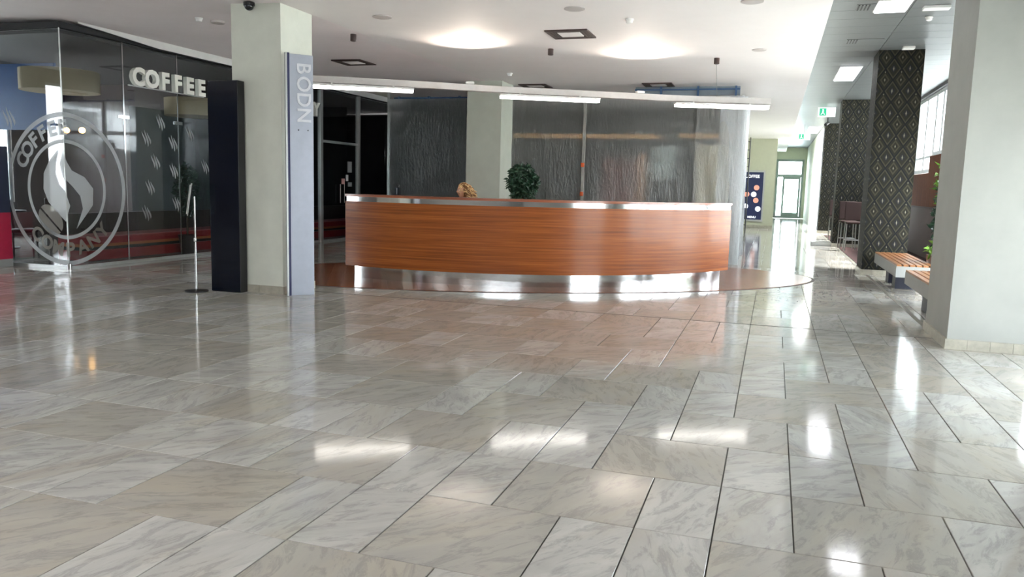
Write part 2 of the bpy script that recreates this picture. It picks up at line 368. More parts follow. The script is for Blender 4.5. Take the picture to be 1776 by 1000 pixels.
# joints observed in the photograph: row j lies between line j and line j+1; listed column lines present
OBS = {-1: (-10, -8, -7, -6, -4), 0: (-11, -10, -9, -7, -6, -5, -3, -2, -1, 1, 2), 1: (-11, -10, -9, -8, -6, -5, -4, -2, -1, 0, 2, 3, 4),
       2: (-11, -9, -8, -7, -5, -4, -3, -1, 0, 1, 3, 4), 3: (-9, -7, -6, -4, -3, -2, 0, 1, 2, 4), 4: (-9, -7, -6, -5, -3, -2, -1, 1, 2, 3),
       5: (-10, -8, -7, -5, -4, -2, -1, 0, 2, 3)}
tiles = []
imin, imax = int((XL-X0)/AX), int((XR-X0)/AX)+1
for j in range(int((YB-Y0)/AY), int((50-Y0)/AY)+1):
    lines = set()
    ob = OBS.get(j); i = imin
    rr = random.Random(j*91+5); run = 0
    while i <= imax:
        if ob and min(ob) <= i <= max(ob):
            if i in ob: lines.add(i)
            i += 1; continue
        lines.add(i); i += 2 if rr.random() < .42 else 1
        if ob and i > min(ob) and i < max(ob): i = min(ob)
    L = sorted(lines)
    for a, b in zip(L, L[1:]):
        w = b-a
        segs = [(a, b)] if w <= 3 else [(k, min(k+2, b)) for k in range(a, b, 2)]
        for a_, b_ in segs: tiles.append((a_, b_, j))
def projpx(x, y):
    d = Vector((x, y, -1.5)); z = d.dot(fw)
    if z < .3: return None
    return 888+1374*d.dot(r2)/z, 500-1374*d.dot(u2)/z
vis = []; rest = []
for a, b, j in tiles:
    x0, x1, y0, y1 = X0+a*AX, X0+b*AX, Y0+j*AY, Y0+(j+1)*AY
    if x0 < XL or x1 > XR+.3 or y0 < YB or y1 > 50.2: continue
    q = projpx((x0+x1)/2, (y0+y1)/2); inside = q is not None and -120 < q[0] < 1900 and 200 < q[1] < 1120
    (vis if inside else rest).append(((y0+y1)**2/4 + (x0+x1)**2/4, a, b, j))
vis.sort(); rest += [t_ for t_ in vis[300:]]; vis = vis[:300]
def tile_mb(mb, x0, x1, y0, y1, g=.003, ch=.002):
    x0 += g; x1 -= g; y0 += g; y1 -= g
    P = [(x0,y0,-.02),(x1,y0,-.02),(x1,y1,-.02),(x0,y1,-.02),(x0,y0,-ch),(x1,y0,-ch),(x1,y1,-ch),(x0,y1,-ch),(x0+ch,y0+ch,0),(x1-ch,y0+ch,0),(x1-ch,y1-ch,0),(x0+ch,y1-ch,0)]
    return mb.add(P, [(0,1,5,4),(1,2,6,5),(2,3,7,6),(3,0,4,7),(4,5,9,8),(5,6,10,9),(6,7,11,10),(7,4,8,11),(8,9,10,11)])
tmesh = {}
for w in (1, 2, 3):
    mb = tile_mb(MB(), 0, w*AX, 0, AY); me = mb.mesh('tile', MARBLE)
    at = me.attributes.new('wide', 'FLOAT', 'POINT'); at.data.foreach_set('value', [0.0 if w == 1 else 1.0]*len(me.vertices)); tmesh[w] = me
for k, (d_, a, b, j) in enumerate(vis):
    o = bpy.data.objects.new('tile', tmesh[b-a]); o.location = (X0+a*AX, Y0+j*AY, 0); link(o, floor)
mb = MB(); wd = []
for d_, a, b, j in rest:
    tile_mb(mb, X0+a*AX, min(XR, X0+b*AX), Y0+j*AY, Y0+(j+1)*AY); wd += [0.0 if b-a == 1 else 1.0]*12
me = mb.mesh('tile_field', MARBLE); at = me.attributes.new('wide', 'FLOAT', 'POINT'); at.data.foreach_set('value', wd)
o = bpy.data.objects.new('tile_field', me); link(o, floor); o['kind'] = 'stuff'; o['label'] = 'more distant marble tiles of the lobby floor'

# oval wooden inlay of planks
EC, EA, EB, ET = Vector((-3.72, 13.04)), 4.945, 2.41, R_(28.8)
inl = MB(); N = 96
ring = [(EC.x+EA*cos(2*pi*k/N)*cos(ET)-EB*sin(2*pi*k/N)*sin(ET), EC.y+EA*cos(2*pi*k/N)*sin(ET)+EB*sin(2*pi*k/N)*cos(ET)) for k in range(N)]
inl.add([(x, y, -.004) for x, y in ring]+[(x, y, .003) for x, y in ring], [tuple(range(N-1, -1, -1)), tuple(range(N, 2*N))]+[(k, (k+1) % N, N+(k+1) % N, N+k) for k in range(N)])
inlay = build('wood_inlay', inl, DARK2, floor, label='oval dark wooden inlay set in the marble around the desk')
def clip(poly, px, py, nx, ny):
    out = []
    for i in range(len(poly)):
        A, Bq = poly[i], poly[(i+1) % len(poly)]; da = (A[0]-px)*nx+(A[1]-py)*ny; db = (Bq[0]-px)*nx+(Bq[1]-py)*ny
        if da >= 0: out.append(A)
        if (da >= 0) != (db >= 0): s_ = da/(da-db); out.append((A[0]+s_*(Bq[0]-A[0]), A[1]+s_*(Bq[1]-A[1])))
    return out
PD = R_(-62); pdx, pdy = cos(PD), sin(PD); pw = .22; npl = 0
ring2 = [(EC.x+(EA-.05)*cos(2*pi*k/N)*cos(ET)-(EB-.05)*sin(2*pi*k/N)*sin(ET), EC.y+(EA-.05)*cos(2*pi*k/N)*sin(ET)+(EB-.05)*sin(2*pi*k/N)*cos(ET)) for k in range(N)]
for k in range(-26, 26):
    ox, oy = EC.x - pdy*k*pw, EC.y + pdx*k*pw
    st = clip(clip(ring2, ox, oy, -pdy, pdx), ox-pdy*(pw-.003), oy+pdx*(pw-.003), pdy, -pdx)
    if len(st) < 3: continue
    for m_ in range(-3, 3):
        off = (k*.77) % 1.9; sx, sy = ox+pdx*(m_*1.9+off), oy+pdy*(m_*1.9+off)
        q = clip(clip(st, sx, sy, pdx, pdy), sx+pdx*1.897, sy+pdy*1.897, -pdx, -pdy)
        if len(q) < 3: continue
        n_ = len(q); cx_, cy_ = q[0]
        b_ = MB().add([(x, y, .002) for x, y in q]+[(x, y, .006) for x, y in q], [tuple(range(n_, 2*n_))]+[(i, (i+1) % n_, n_+(i+1) % n_, n_+i) for i in range(n_)])
        b_.v = [((x-cx_)*pdy-(y-cy_)*pdx, (x-cx_)*pdx+(y-cy_)*pdy, z) for x, y, z in b_.v]
        o = bpy.data.objects.new('plank', b_.mesh('plank', INLAY)); o.location = (cx_, cy_, 0); o.rotation_euler = (0, 0, PD-pi/2); link(o, inlay); npl += 1
# floor joint strips
struct('trim_1', MB().box(1.735, 1.785, 9.98, 49.9, -.003, .004), plain('joint_strip', (120, 116, 106), .4), 'grey metal joint strip running along the pillars')
struct('trim_2', MB().box(-10.4, 1.73, Y0+10*AY-.012, Y0+10*AY+.012, -.003, .002), plain('dark_joint', (70, 66, 60), .5), 'dark expansion joint crossing the marble floor')
single('carpet', B(1.82, 3.58, 17.2, 31, .001, .009), CARPET, 'dark red-brown carpet under the tall chairs behind the first patterned pillar', 'carpet')

# ceilings
ceil = struct('ceiling', B(-6.05, .5, YB, 35, 3.7, 4.5), CEIL, 'white plaster ceiling')
struct('ceiling_left', MB().add([(XL,YB,4.02),(-6.05,YB,3.7),(-6.05,35,3.7),(XL,35,4.02),(XL,YB,4.5),(-6.05,YB,4.5),(-6.05,35,4.5),(XL,35,4.5)], [(0,1,2,3),(7,6,5,4),(0,4,5,1),(1,5,6,2),(2,6,7,3),(3,7,4,0)]), CEILL, 'off-white ceiling sloping away over the cafe side')
cr = struct('ceiling_right', B(.5, XR+.3, YB, 50.2, 4.17, 4.5), DARK, 'metal panel ceiling over the window side')
pan = B(0, 1.14, 0, .594, 0, .03).mesh('ceiling_panel', METALC); pan2 = B(0, 1.92, 0, .594, 0, .03).mesh('ceiling_panel', METALC)
for k in range(int((50-YB)/.6)):
    for x_, me in ((.515, pan), (1.665, pan2)):
        o = bpy.data.objects.new('ceiling_panel', me); o.location = (x_, YB+k*.6+.003, 4.135); link(o, cr)
struct('ceiling_far', B(-1.4, .5, 35.2, 50.2, 3.9, 4.5), CEIL)

# outer walls
def window(n, axis, x, a0, a1, z0, z1, nv=1, fm=FRAMEW, glass=GLASS, th=.06, nh=()):
    """window in plane X=x (axis 'X') spanning Y a0..a1, or plane Y=x spanning X"""
    def bx(mb, p0, p1, d0, d1, q0, q1):
        if axis == 'X': mb.box(x+d0, x+d1, p0, p1, q0, q1)
        else: mb.box(p0, p1, x+d0, x+d1, q0, q1)
    root = MB(); bx(root, a0, a0+th, 0, .09, z0, z1); bx(root, a1-th, a1, 0, .09, z0, z1); bx(root, a0+th, a1-th, 0, .09, z0, z0+th); bx(root, a0+th, a1-th, 0, .09, z1-th, z1)
    w = struct(f'window_{n}', root, fm)
    for k in range(1, nv):
        m_ = MB(); c = a0+(a1-a0)*k/nv; bx(m_, c-.03, c+.03, .01, .08, z0+th, z1-th); build('mullion', m_, fm, w)
    for h in nh:
        m_ = MB(); bx(m_, a0+th, a1-th, .012, .078, h-.03, h+.03); build('transom', m_, fm, w)
    g = MB(); bx(g, a0+th, a1-th, .04, .045, z0+th, z1-th); build('pane', g, glass, w)
    return w
# right wall: near part full glazing, far part brown base + slats + clerestory
wr = struct('wall_right', MB().box(XR, XR+.25, 17.5, 32.6, 0, 1.20), BROWNW, 'mauve brown low wall under the slatted panels')
struct('wall_right_post', MB().box(XR, XR+.25, 7.8, 9.0, 0, 4.2).box(XR, XR+.25, 9.0, 17.5, 0, .12).box(XR, XR+.25, 9.0, 17.5, 2.3, 4.06).box(XR, XR+.25, 4.6, 7.8, 2.4, 4.2).box(XR, XR+.25, 4.6, 7.8, 0, .12).box(XR, XR+.25, -7, 4.6, 0, 4.2), plain('right_wall_paint', (150, 146, 140), .6))
struct('wall_right_beam', MB().box(XR-.03, XR+.2, 9.0, 32.6, 4.06, 4.165), FRAMED, 'dark beam over the clerestory windows')
struct('wall_right_core', MB().box(XR+.05, XR+.2, 17.5, 22.1, 1.2, 2.46).box(XR+.05, XR+.2, 22.1, 32.6, 1.2, 2.05), BROWNW)
def slats(y0, y1, z0, z1):
    m_ = MB(); y = y0
    while y < y1-.03: m_.box(XR+.0, XR+.05, y, y+.055, z0, z1); y += .08
    return m_
sl = build('slat_panel', slats(17.5, 22.1, 1.25, 2.49), SLAT, wr, label='tall run of brown wooden slats'); sl['kind'] = 'stuff'
sl = build('slat_panel', slats(22.1, 32.6, 1.25, 2.08), SLAT, wr, label='lower run of brown wooden slats'); sl['kind'] = 'stuff'
wn = 1
y = 9.0
while y < 32:
    z0 = .12 if y < 17.4 else (2.5 if y < 22.0 else 2.1)
    y1 = min(y+(1.7 if y < 17.4 else 1.25), 32.6)
    if y < 22 and y1 > 21.5: y1 = 22.1
    window(wn, 'X', XR+.05, y, y1, z0, 2.3 if y < 17.4 else 4.06, 1, FRAMEW, th=.09, nh=(2.5,) if 1 < z0 < 2.3 else ()); wn += 1; y = y1
for k in range(2):
    window(wn, 'X', XR+.05, 4.6+k*1.6, 4.6+(k+1)*1.6, .12, 2.4, 2, FRAMEW, nh=(1.9,)); wn += 1
# far part of right side: white wall along the corridor, end wall with door, left stub
struct('wall_right_far', MB().box(1.7, 1.95, 33.4, 50, 0, 4.15), WALLW, 'white wall along the far corridor')
struct('wall_right_end', MB().box(1.95, XR+.25, 33.4, 33.6, 0, 4.15), DARK)
struct('wall_far', MB().box(-2.2, 0, 35, 35.2, 0, 3.7), WALLG, 'sage green far wall with the poster')
struct('wall_far_side', MB().box(-.2, 0, 35.2, 50, 0, .15).box(-.2, 0, 35.2, 50, 3.6, 3.9).box(-.2, 0, 41.12, 50, .15, 3.6), WALLW)
for k in range(2): window(40+k, 'X', -.15, 35.2+k*2.96, 35.2+(k+1)*2.96, .15, 3.6, 2, FRAMEG, nh=(2.5,))
struct('wall_end', MB().box(-.2, .02, 50, 50.2, 0, 4.2).box(1.55, 1.95, 50, 50.2, 0, 4.2).box(.02, 1.55, 50, 50.2, 3.45, 4.2), WALLG)
struct('baseboard_far', MB().box(-2.2, 0, 34.98, 35, 0, .12), STONE)
dr = struct('door_1', MB().box(.02, .14, 49.95, 50.15, 0, 3.45).box(1.43, 1.55, 49.95, 50.15, 0, 3.45).box(.14, 1.43, 49.95, 50.15, 3.33, 3.45).box(.14, 1.43, 49.95, 50.15, 2.42, 2.58).box(.14, 1.43, 49.95, 50.15, 0, .14), FRAMEG, 'grey-green framed glass door at the end of the corridor')
build('door_leaf', MB().box(.42, .54, 49.97, 50.05, .14, 2.42).box(1.3, 1.42, 49.97, 50.05, .14, 2.42).box(.54, 1.3, 49.97, 50.05, .14, .34).box(.54, 1.3, 49.97, 50.05, 2.3, 2.42), FRAMEG, dr)
build('pane', MB().box(.54, 1.3, 50.0, 50.02, .34, 2.3), DOORG, dr); build('side_pane', MB().box(.14, .42, 50.0, 50.02, .14, 2.42), DOORG, dr); build('transom_pane', MB().box(.14, 1.43, 50.0, 50.02, 2.58, 3.33), DOORG, dr)
build('door_handle', MB().tube([(.5, 49.9, 1.0), (.5, 49.9, 1.35)], .015), STEELM, dr)
# left wall and rear wall behind the camera
struct('wall_left', MB().box(XL-.25, XL, YB, 2.2, 0, 4.2).box(XL-.25, XL, 4.15, 10.2, 0, 4.2).box(XL-.25, XL, 14.2, 24, 0, 4.2).box(XL-.25, XL, 10.2, 14.2, 0, .8).box(XL-.25, XL, 10.2, 14.2, 3.2, 4.2).box(XL-.25, XL, 2.2, 4.15, 0, .5).box(XL-.25, XL, 2.2, 4.15, 3.7, 4.2), plain('left_wall_paint', (120, 112, 108), .6))
window(wn, 'X', XL-.15, 2.2, 4.15, .5, 3.7, 2, FRAMEW, nh=(2.7,)); wn += 1
struct('wall_rear', MB().box(XL, -10.4, YB-.25, YB, 0, 4.5).box(-10.4, -3.4, YB-.25, YB, 0, 4.5).box(-3.4, XR+.25, YB-.25, YB, 0, 2.8).box(-3.4, XR+.25, YB-.25, YB, 3.65, 4.5), plain('rear_wall_paint', (120, 118, 114), .6))
for k in (2, 3): window(wn, 'Y', YB-.15, -10.4+k*3.5, -10.4+(k+1)*3.5, 2.8, 3.65, 3, FRAMEG); wn += 1
window(wn, 'X', XL-.15, 10.2, 14.2, .8, 3.2, 3, FRAMEW); wn += 1
# outside: paved ground and trees seen in the glass
struct('ground_outside', MB().box(XR+.3, 45, -30, 70, -.3, -.12).box(-50, XL-.3, -40, 70, -.3, -.12).box(XL-.3, XR+.3, -40, YB-.3, -.3, -.12), plain('outside_paving', (214, 214, 208), .8))

# dividing walls behind storefront and plastic
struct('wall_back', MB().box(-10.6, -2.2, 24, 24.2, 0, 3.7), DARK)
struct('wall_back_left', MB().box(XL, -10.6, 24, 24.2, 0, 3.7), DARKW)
struct('wall_side_shop', MB().box(-2.3, -2.2, 24.2, 35, 0, 3.7), WALLG)

# pillars --------------------------------------------------------
def pillar(n, x0, x1, y0, y1, h, m, label, base=True, name='trim'):
    p = struct(f'{name}_{n}', B(x0, x1, y0, y1, 0, h), m, label)
    if base:
        e = .02
        for (a, b, fx) in ((x0-e, x1+e, 'f'), (x0-e, x1+e, 'b')):
            k = a; 
            while k < b-.01:
                q = min(k+.2, b); yy = (y0-e, y0) if fx == 'f' else (y1, y1+e)
                build('skirting_tile', B(k+.0015, q-.0015, yy[0], yy[1], 0, .1), STONE, p); k = q
        for xx in ((x0-e, x0), (x1, x1+e)):
            k = y0
            while k < y1-.01:
                q = min(k+.4, y1); build('skirting_tile', B(xx[0], xx[1], k+.0015, q-.0015, 0, .1), STONE, p); k = q
    return p
pillar(3, -6.80, -6.06, 8.90, 9.62, 3.72, plain('lightened_green_plaster', (216, 219, 208), .62, var=.05, bump=.12, scale=3), 'square pale green-grey column beside the tall black panel')  # same plaster, lightened in colour to make up for weak light here
pillar(4, -6.43, -5.645, 16.3, 17.08, 3.705, PLASTER, 'square grey-green column behind the reception desk')
pillar(5, 1.73, 2.46, 8.76, 9.95, 4.16, plain('darkened_green_plaster', (166, 168, 162), .62, var=.05, bump=.12, scale=3), 'broad pale pillar in the right foreground')  # same plaster, darkened in colour to offset the strong window light
pillar(6, 1.66, 2.42, 16.3, 17.2, 4.16, WALLP, 'nearest pillar covered in dark art deco wallpaper', True)
pillar(7, 1.66, 2.42, 24.5, 25.3, 4.16, WALLP, 'second pillar covered in dark art deco wallpaper', True)
pillar(8, 1.66, 2.6, 32.6, 33.4, 4.16, WALLP, 'farthest pillar covered in dark art deco wallpaper', True)
single('low_plinth', B(1.1, 1.655, 24.62, 25.05, 0, .12), WHITE, 'low white plinth at the foot of the second patterned pillar', 'plinth', bevel=.01)
# ================================================================== RECEPTION DESK
DC, DR = (-5.131, 15.778), 4.972
desk = empty('reception_desk', (-3.1, 11.3, 0), 'long curved wood-veneer reception desk with steel plinth and steel band on the oval wooden floor', 'reception desk')
A0, A1 = 256.2, 334.2
build('plinth', MB().arc(DC, DR-.62, DR-.10, .006, .20, A0+1.2, A1-1.0, 90), STEEL, desk, True, label='polished steel plinth')
build('front_panel', MB().arc(DC, DR-.05, DR, .20, 1.195, A0, A1, 120), DESK, desk, True, label='orange-brown veneer front with horizontal grain')
build('steel_band', MB().arc(DC, DR-.045, DR-.008, 1.195, 1.268, A0+.25, A1-.25, 120), STEEL, desk, True, label='polished steel band')
build('counter_top', MB().arc(DC, DR-.34, DR+.012, 1.268, 1.305, A0, A1, 120), DTOP, desk, True, label='wooden counter top')
build('work_top', MB().arc(DC, DR-.78, DR-.05, .72, .755, A0+.5, A1-.5, 90), DTOP, desk, True)
build('inner_panel', MB().arc(DC, DR-.30, DR-.27, .755, 1.268, A0+.5, A1-.5, 90), DESK, desk, True)
for a in (A0, A1):
    d = 1 if a == A0 else -1
    build('end_panel', MB().arc(DC, DR-.70, DR-.05, .20, 1.268 if d else 1, a, a+d*.5, 2), DESK, desk)
# things on the desk
def on_arc(a, r, z): return (DC[0]+r*cos(R_(a)), DC[1]+r*sin(R_(a)), z)
mon = empty('monitor', (-6.02, 12.1, .755), 'black desk screen standing behind the left part of the counter', 'monitor')
build('stand', MB().box(-6.12, -5.92, 12.02, 12.18, .755, .775).box(-6.04, -6.0, 12.1, 12.13, .775, 1.2), BLACKM, mon)
build('screen', MB().obox((-6.0, 12.1, 1.28), .03, .34, .26, R_(20)), BLACKG, mon, bevel=.005)
build('webcam', MB().obox((-5.97, 12.08, 1.44), .04, .05, .05, R_(20)), BLACKM, mon, bevel=.008)

# ================================================================== PERSON (seated receptionist)
PX, PY = -5.15, 13.0
SKIN = plain('skin', (206, 158, 128), .5, var=.05, bump=.02); HAIR = plain('blonde_hair', (128, 88, 52), .5, var=.55, bump=.4, scale=45)
BLOUSE = plain('dark_blouse', (60, 52, 60), .8); EYE = plain('eye_dark', (40, 30, 26), .2); LIP = plain('lips', (176, 96, 88), .4); EYW = plain('eye_white', (226, 220, 214), .3)
person = empty('person', (PX, PY, 0), 'seated person with curly blonde hair in profile behind the curved desk, facing left', 'person')
def skinned(name, verts, edges, radii, m, parent, root=0, sub=2):
    me = bpy.data.meshes.new(name); off = wpos(parent); me.from_pydata([tuple(Vector(v)-off) for v in verts], edges, []); o = bpy.data.objects.new(name, me); link(o, parent)
    o.modifiers.new('skin', 'SKIN'); sv = me.skin_vertices[0].data
    for i, r in enumerate(radii): sv[i].radius = (r, r) if not isinstance(r, tuple) else r
    for i in range(len(sv)): sv[i].use_root = (i == root)
    s_ = o.modifiers.new('sub', 'SUBSURF'); s_.levels = sub; s_.render_levels = sub
    me.materials.append(m); o.modifiers['skin'].use_smooth_shade = True; return o
# facing -X. hips at seat .5
V = [(PX+.06, PY, .60), (PX+.05, PY, .78), (PX+.02, PY, .98), (PX+.0, PY, 1.12), (PX-.005, PY, 1.20), (PX-.01, PY, 1.27),
     (PX+.02, PY-.17, 1.09), (PX-.03, PY-.22, .86), (PX-.27, PY-.18, .80), (PX+.02, PY+.17, 1.09), (PX-.03, PY+.22, .86), (PX-.27, PY+.18, .80),
     (PX+.02, PY-.10, .56), (PX-.42, PY-.12, .54), (PX-.40, PY-.12, .12), (PX-.55, PY-.13, .06), (PX+.02, PY+.10, .56), (PX-.42, PY+.12, .54), (PX-.40, PY+.12, .12), (PX-.55, PY+.13, .06)]
Eg = [(0,1),(1,2),(2,3),(3,4),(4,5),(3,6),(6,7),(7,8),(3,9),(9,10),(10,11),(0,12),(12,13),(13,14),(14,15),(0,16),(16,17),(17,18),(18,19)]
Rr = [.13,.12,.13,.11,.055,.05,.065,.045,.032,.065,.045,.032,.085,.06,.042,.035,.085,.06,.042,.035]
skinned('body', V, Eg, Rr, BLOUSE, person)
for s_ in (-1, 1):
    hb = Vector((PX-.27, PY+s_*.18, .80)); vv = [hb, hb+Vector((-.07, -s_*.01, -.005))]; ee = [(0, 1)]; rr_ = [(.026, .02), (.034, .017)]
    for q, (dy, ln) in enumerate(((-.03, .065), (-.01, .08), (.01, .085), (.03, .075))):
        i0 = len(vv); vv += [hb+Vector((-.11, s_*dy*-1, -.002)), hb+Vector((-.11-ln*.55, s_*dy*-1.1, -.004)), hb+Vector((-.11-ln, s_*dy*-1.1, -.016))]
        ee += [(1, i0), (i0, i0+1), (i0+1, i0+2)]; rr_ += [.0095, .0085, .007]
    i0 = len(vv); vv += [hb+Vector((-.05, -s_*.045, -.006)), hb+Vector((-.09, -s_*.062, -.012))]; ee += [(0, i0), (i0, i0+1)]; rr_ += [.011, .009]
    skinned('hand', vv, ee, rr_, SKIN, person)
skinned('neck', [(PX+.005, PY, 1.14), (PX-.0, PY, 1.22), (PX-.01, PY, 1.30)], [(0,1),(1,2)], [.06, .052, .055], SKIN, person)
HC = Vector((PX-.025, PY, 1.385))
def head_mesh():
    bm = bmesh.new(); bmesh.ops.create_uvsphere(bm, u_segments=40, v_segments=28, radius=1)
    for v in bm.verts:
        x, y, z = v.co; f = max(0, -x)                       # face looks to -X
        sx, sy, sz = .098, .075, .122
        if z < 0: sy *= 1+.30*z; sx *= 1+.12*z*(1 if x > 0 else .2)
        p = Vector((x*sx, y*sy, z*sz))
        nose = math.exp(-((y/.13)**2)-((z+.16)/.2)**2)*f; p.x -= .026*nose
        p.x -= .012*math.exp(-((y/.25)**2)-((z+.85)/.2)**2)*(1 if x < .2 else 0)
        p.x -= .007*math.exp(-((y/.22)**2)-((z+.50)/.09)**2)*f
        p.x += .012*math.exp(-(((abs(y)-.38)/.2)**2)-((z-.08)/.13)**2)*f
        p.x -= .006*math.exp(-((y/.6)**2)-((z-.25)/.1)**2)*f
        v.co = HC+p-Vector((PX, PY, 0))
    for f in bm.faces: f.smooth = True
    me = bpy.data.meshes.new('head'); bm.to_mesh(me); bm.free(); me.materials.append(SKIN); return me
hd = bpy.data.objects.new('head', head_mesh()); link(hd, person)
def ball(c, r, sx=1, sy=1, sz=1, n=12): 
    mb = MB(); prof = [(max(1e-4, r*sin(pi*i/n)), -r*cos(pi*i/n)) for i in range(n+1)]; mb.lathe(prof, (0, 0, 0), n*2)
    mb.v = [(c[0]+x*sx, c[1]+y*sy, c[2]+z*sz) for x, y, z in mb.v]; return mb
for s_ in (-1, 1):
    e = build('eye', ball(HC+Vector((-.082, s_*.030, .010)), .011), EYW, hd, True); build('ear', ball(HC+Vector((.008, s_*.073, -.005)), .026, .6, .35, 1), SKIN, hd, True)
    build('pupil', ball(HC+Vector((-.090, s_*.030, .010)), .0055), EYE, hd, True)
    build('eyebrow', MB().obox(HC+Vector((-.094, s_*.032, .032)), .008, .032, .006), HAIR, hd)
build('mouth', ball(HC+Vector((-.096, 0, -.060)), .018, .45, 1.1, .35), LIP, hd, True)
def hair_mb(seed=3):
    rr = random.Random(seed); mb = MB()
    for k in range(130):
        th = rr.uniform(0, 2*pi); ph = rr.uniform(-.2, 1.0)
        x, y, z = cos(th)*sqrt(max(0, 1-ph*ph)), sin(th)*sqrt(max(0, 1-ph*ph)), ph
        if x < -.02 and z < .66: continue
        base = HC+Vector((x*.105+.012, y*.085, z*.128+.012)); ln = rr.uniform(.10, .20)*(1.25 if z < .4 else .75); tw = rr.uniform(0, 6)
        outx, outy = x*.05+.035, y*.05; pts = []
        for i in range(9):
            t_ = i/8; pts.append(base+Vector((outx*t_*1.6+.017*cos(tw+t_*13), outy*t_*1.6+.017*sin(tw+t_*13), -ln*t_+.02*sin(pi*t_)*(1 if z > .5 else .2))))
        mb.tube(pts, [.0105*(1-.5*abs(i/8-.3)) for i in range(9)], 5)
    return mb
hr = build('hair', hair_mb(8), plain('light_curls', (206, 172, 120), .45, var=.3, bump=.3, scale=40), person, True, label='lighter blonde curls'); hr['kind'] = 'stuff'
hr = build('hair', hair_mb(), HAIR, person, True, label='curly shoulder-length blonde hair'); hr['kind'] = 'stuff'
cp = ball(HC+Vector((.014, 0, .016)), 1, .100, .083, .126, 14); cp.v = [v for v in cp.v]
build('hair_cap', MB().add([(v[0] if not (v[0] < HC.x-.01 and v[2] < HC.z+.075) else HC.x+.005, v[1], v[2]) for v in cp.v], cp.f), HAIR, hd, True)
person.rotation_euler = (0, 0, R_(38))
chair = empty('office_chair', (PX, PY, 0), 'dark swivel office chair under the seated person', 'chair')
build('seat', MB().obox((PX+.02, PY, .44), .46, .46, .08), BLACKM, chair, bevel=.03); build('backrest', MB().obox((PX+.27, PY, .78), .06, .40, .42), BLACKM, chair, bevel=.025)
build('column', MB().tube([(PX+.02, PY, .06), (PX+.02, PY, .41)], .03), STEELM, chair); build('back_bar', MB().tube([(PX+.2, PY, .42), (PX+.30, PY, .45), (PX+.30, PY, .62)], .018), BLACKM, chair)
for k in range(5):
    a = 2*pi*k/5; build('foot', MB().tube([(PX+.02, PY, .08), (PX+.02+.28*cos(a), PY+.28*sin(a), .05)], .018).obox((PX+.02+.28*cos(a), PY+.28*sin(a), .028), .05, .05, .045), BLACKM, chair)

chair.rotation_euler = (0, 0, R_(38))
# ================================================================== SUSPENDED LIGHT RAIL
def rail(x):   # curve through the lamps, z 2.8
    pts = [(-7.6, 10.75), (-6.98, 11.06), (-5.60, 11.87), (-4.43, 12.72), (-2.92, 13.52), (-1.74, 14.22), (-.20, 14.83)]
    for (xa, ya), (xb, yb) in zip(pts, pts[1:]):
        if x <= xb: return ya+(yb-ya)*(x-xa)/(xb-xa)
    return pts[-1][1]
path = []
for k in range(41):
    x = -7.6+(7.43)*k/40; y = sum(rail(min(-.20, max(-7.6, x+d))) for d in (-.5, -.25, 0, .25, .5))/5; path.append((x, y))
lr = empty('light_rail', (-3.9, 12.8, 3.01), 'long curved pale grey rail hung from the ceiling above the reception desk', 'light fixture')
build('rail', MB().ribbon([(x, y+.06) for x, y in path], .14, 3.022, 3.122), plain('rail_paint', (196, 192, 190), .45), lr, label='pale grey curved beam')
def lampseg(xa, xb, label):
    ya, yb = rail(xa), rail(xb); c = Vector(((xa+xb)/2, (ya+yb)/2-.02, 2.95)); L = sqrt((xb-xa)**2+(yb-ya)**2); a = atan2(yb-ya, xb-xa)
    t_ = empty('linear_lamp', tuple(c), label, 'lamp', 'linear lamps under the curved rail')
    build('housing', MB().obox(c+Vector((0, 0, .035)), L, .15, .03, a), WHITE, t_); build('tube', MB().obox(c, L-.02, .13, .04, a), EMW, t_, label='glowing white diffuser')
    for q in (-.3, .3): build('hanger', MB().obox(c+Vector((L*q*cos(a), L*q*sin(a), .061)), .03, .03, .018, a), WHITE, t_)
lampseg(-6.98, -5.60, 'lit linear lamp at the left end of the curved rail, beside the blue-grey board')
lampseg(-4.43, -2.92, 'lit linear lamp in the middle of the curved rail, in front of the grey-green column')
lampseg(-1.74, -.20, 'lit linear lamp at the right free end of the curved rail')
for (x, y), tx, lb in (((-4.85, 12.33), (-4.72, 11.95), 'left'), ((-2.3, 13.82), (-2.24, 13.4), 'right')):
    u = empty('uplight', (x, y+.06, 3.122), f'small uplighter on the curved rail below the {lb} warm pool of light', 'lamp')
    build('housing', MB().obox((x, y+.06, 3.140), .14, .10, .036, R_(28)), WHITE, u, bevel=.008)
    build('lens', MB().obox((x, y+.06, 3.161), .11, .07, .006, R_(28)), WHITE, u)
    l = bpy.data.lights.new('uplight_beam', 'SPOT'); l.energy = 60; l.color = (1, .86, .72); l.spot_size = R_(116); l.spot_blend = 1.0; l.shadow_soft_size = .06
    o = bpy.data.objects.new('uplight_beam', l); COL.objects.link(o); o.location = (x, y+.04, 3.22); o.rotation_euler = (Vector((tx[0], tx[1], 3.7))-o.location).to_track_quat('-Z', 'Y').to_euler()
for (x, y), lb in (((-6.21, 11.0), 'nearest the blue-grey board'), ((-3.58, 12.7), 'between the two warm pools of light'), ((-1.06, 14.0), 'with a thin cable, near the right end of the rail')):
    t_ = empty('ceiling_can', (x, y, 3.62), f'small brown ceiling can {lb}', 'ceiling mount')
    build('can', MB().lathe([(.03, 3.60), (.045, 3.605), (.045, 3.706)], (x, y, 0), 16), DKCAN, t_, True)
    if x > -2: build('cable', MB().tube([(x, y, 3.60), (x, 14.5, 3.12)], .004, 6), STEELM, t_)

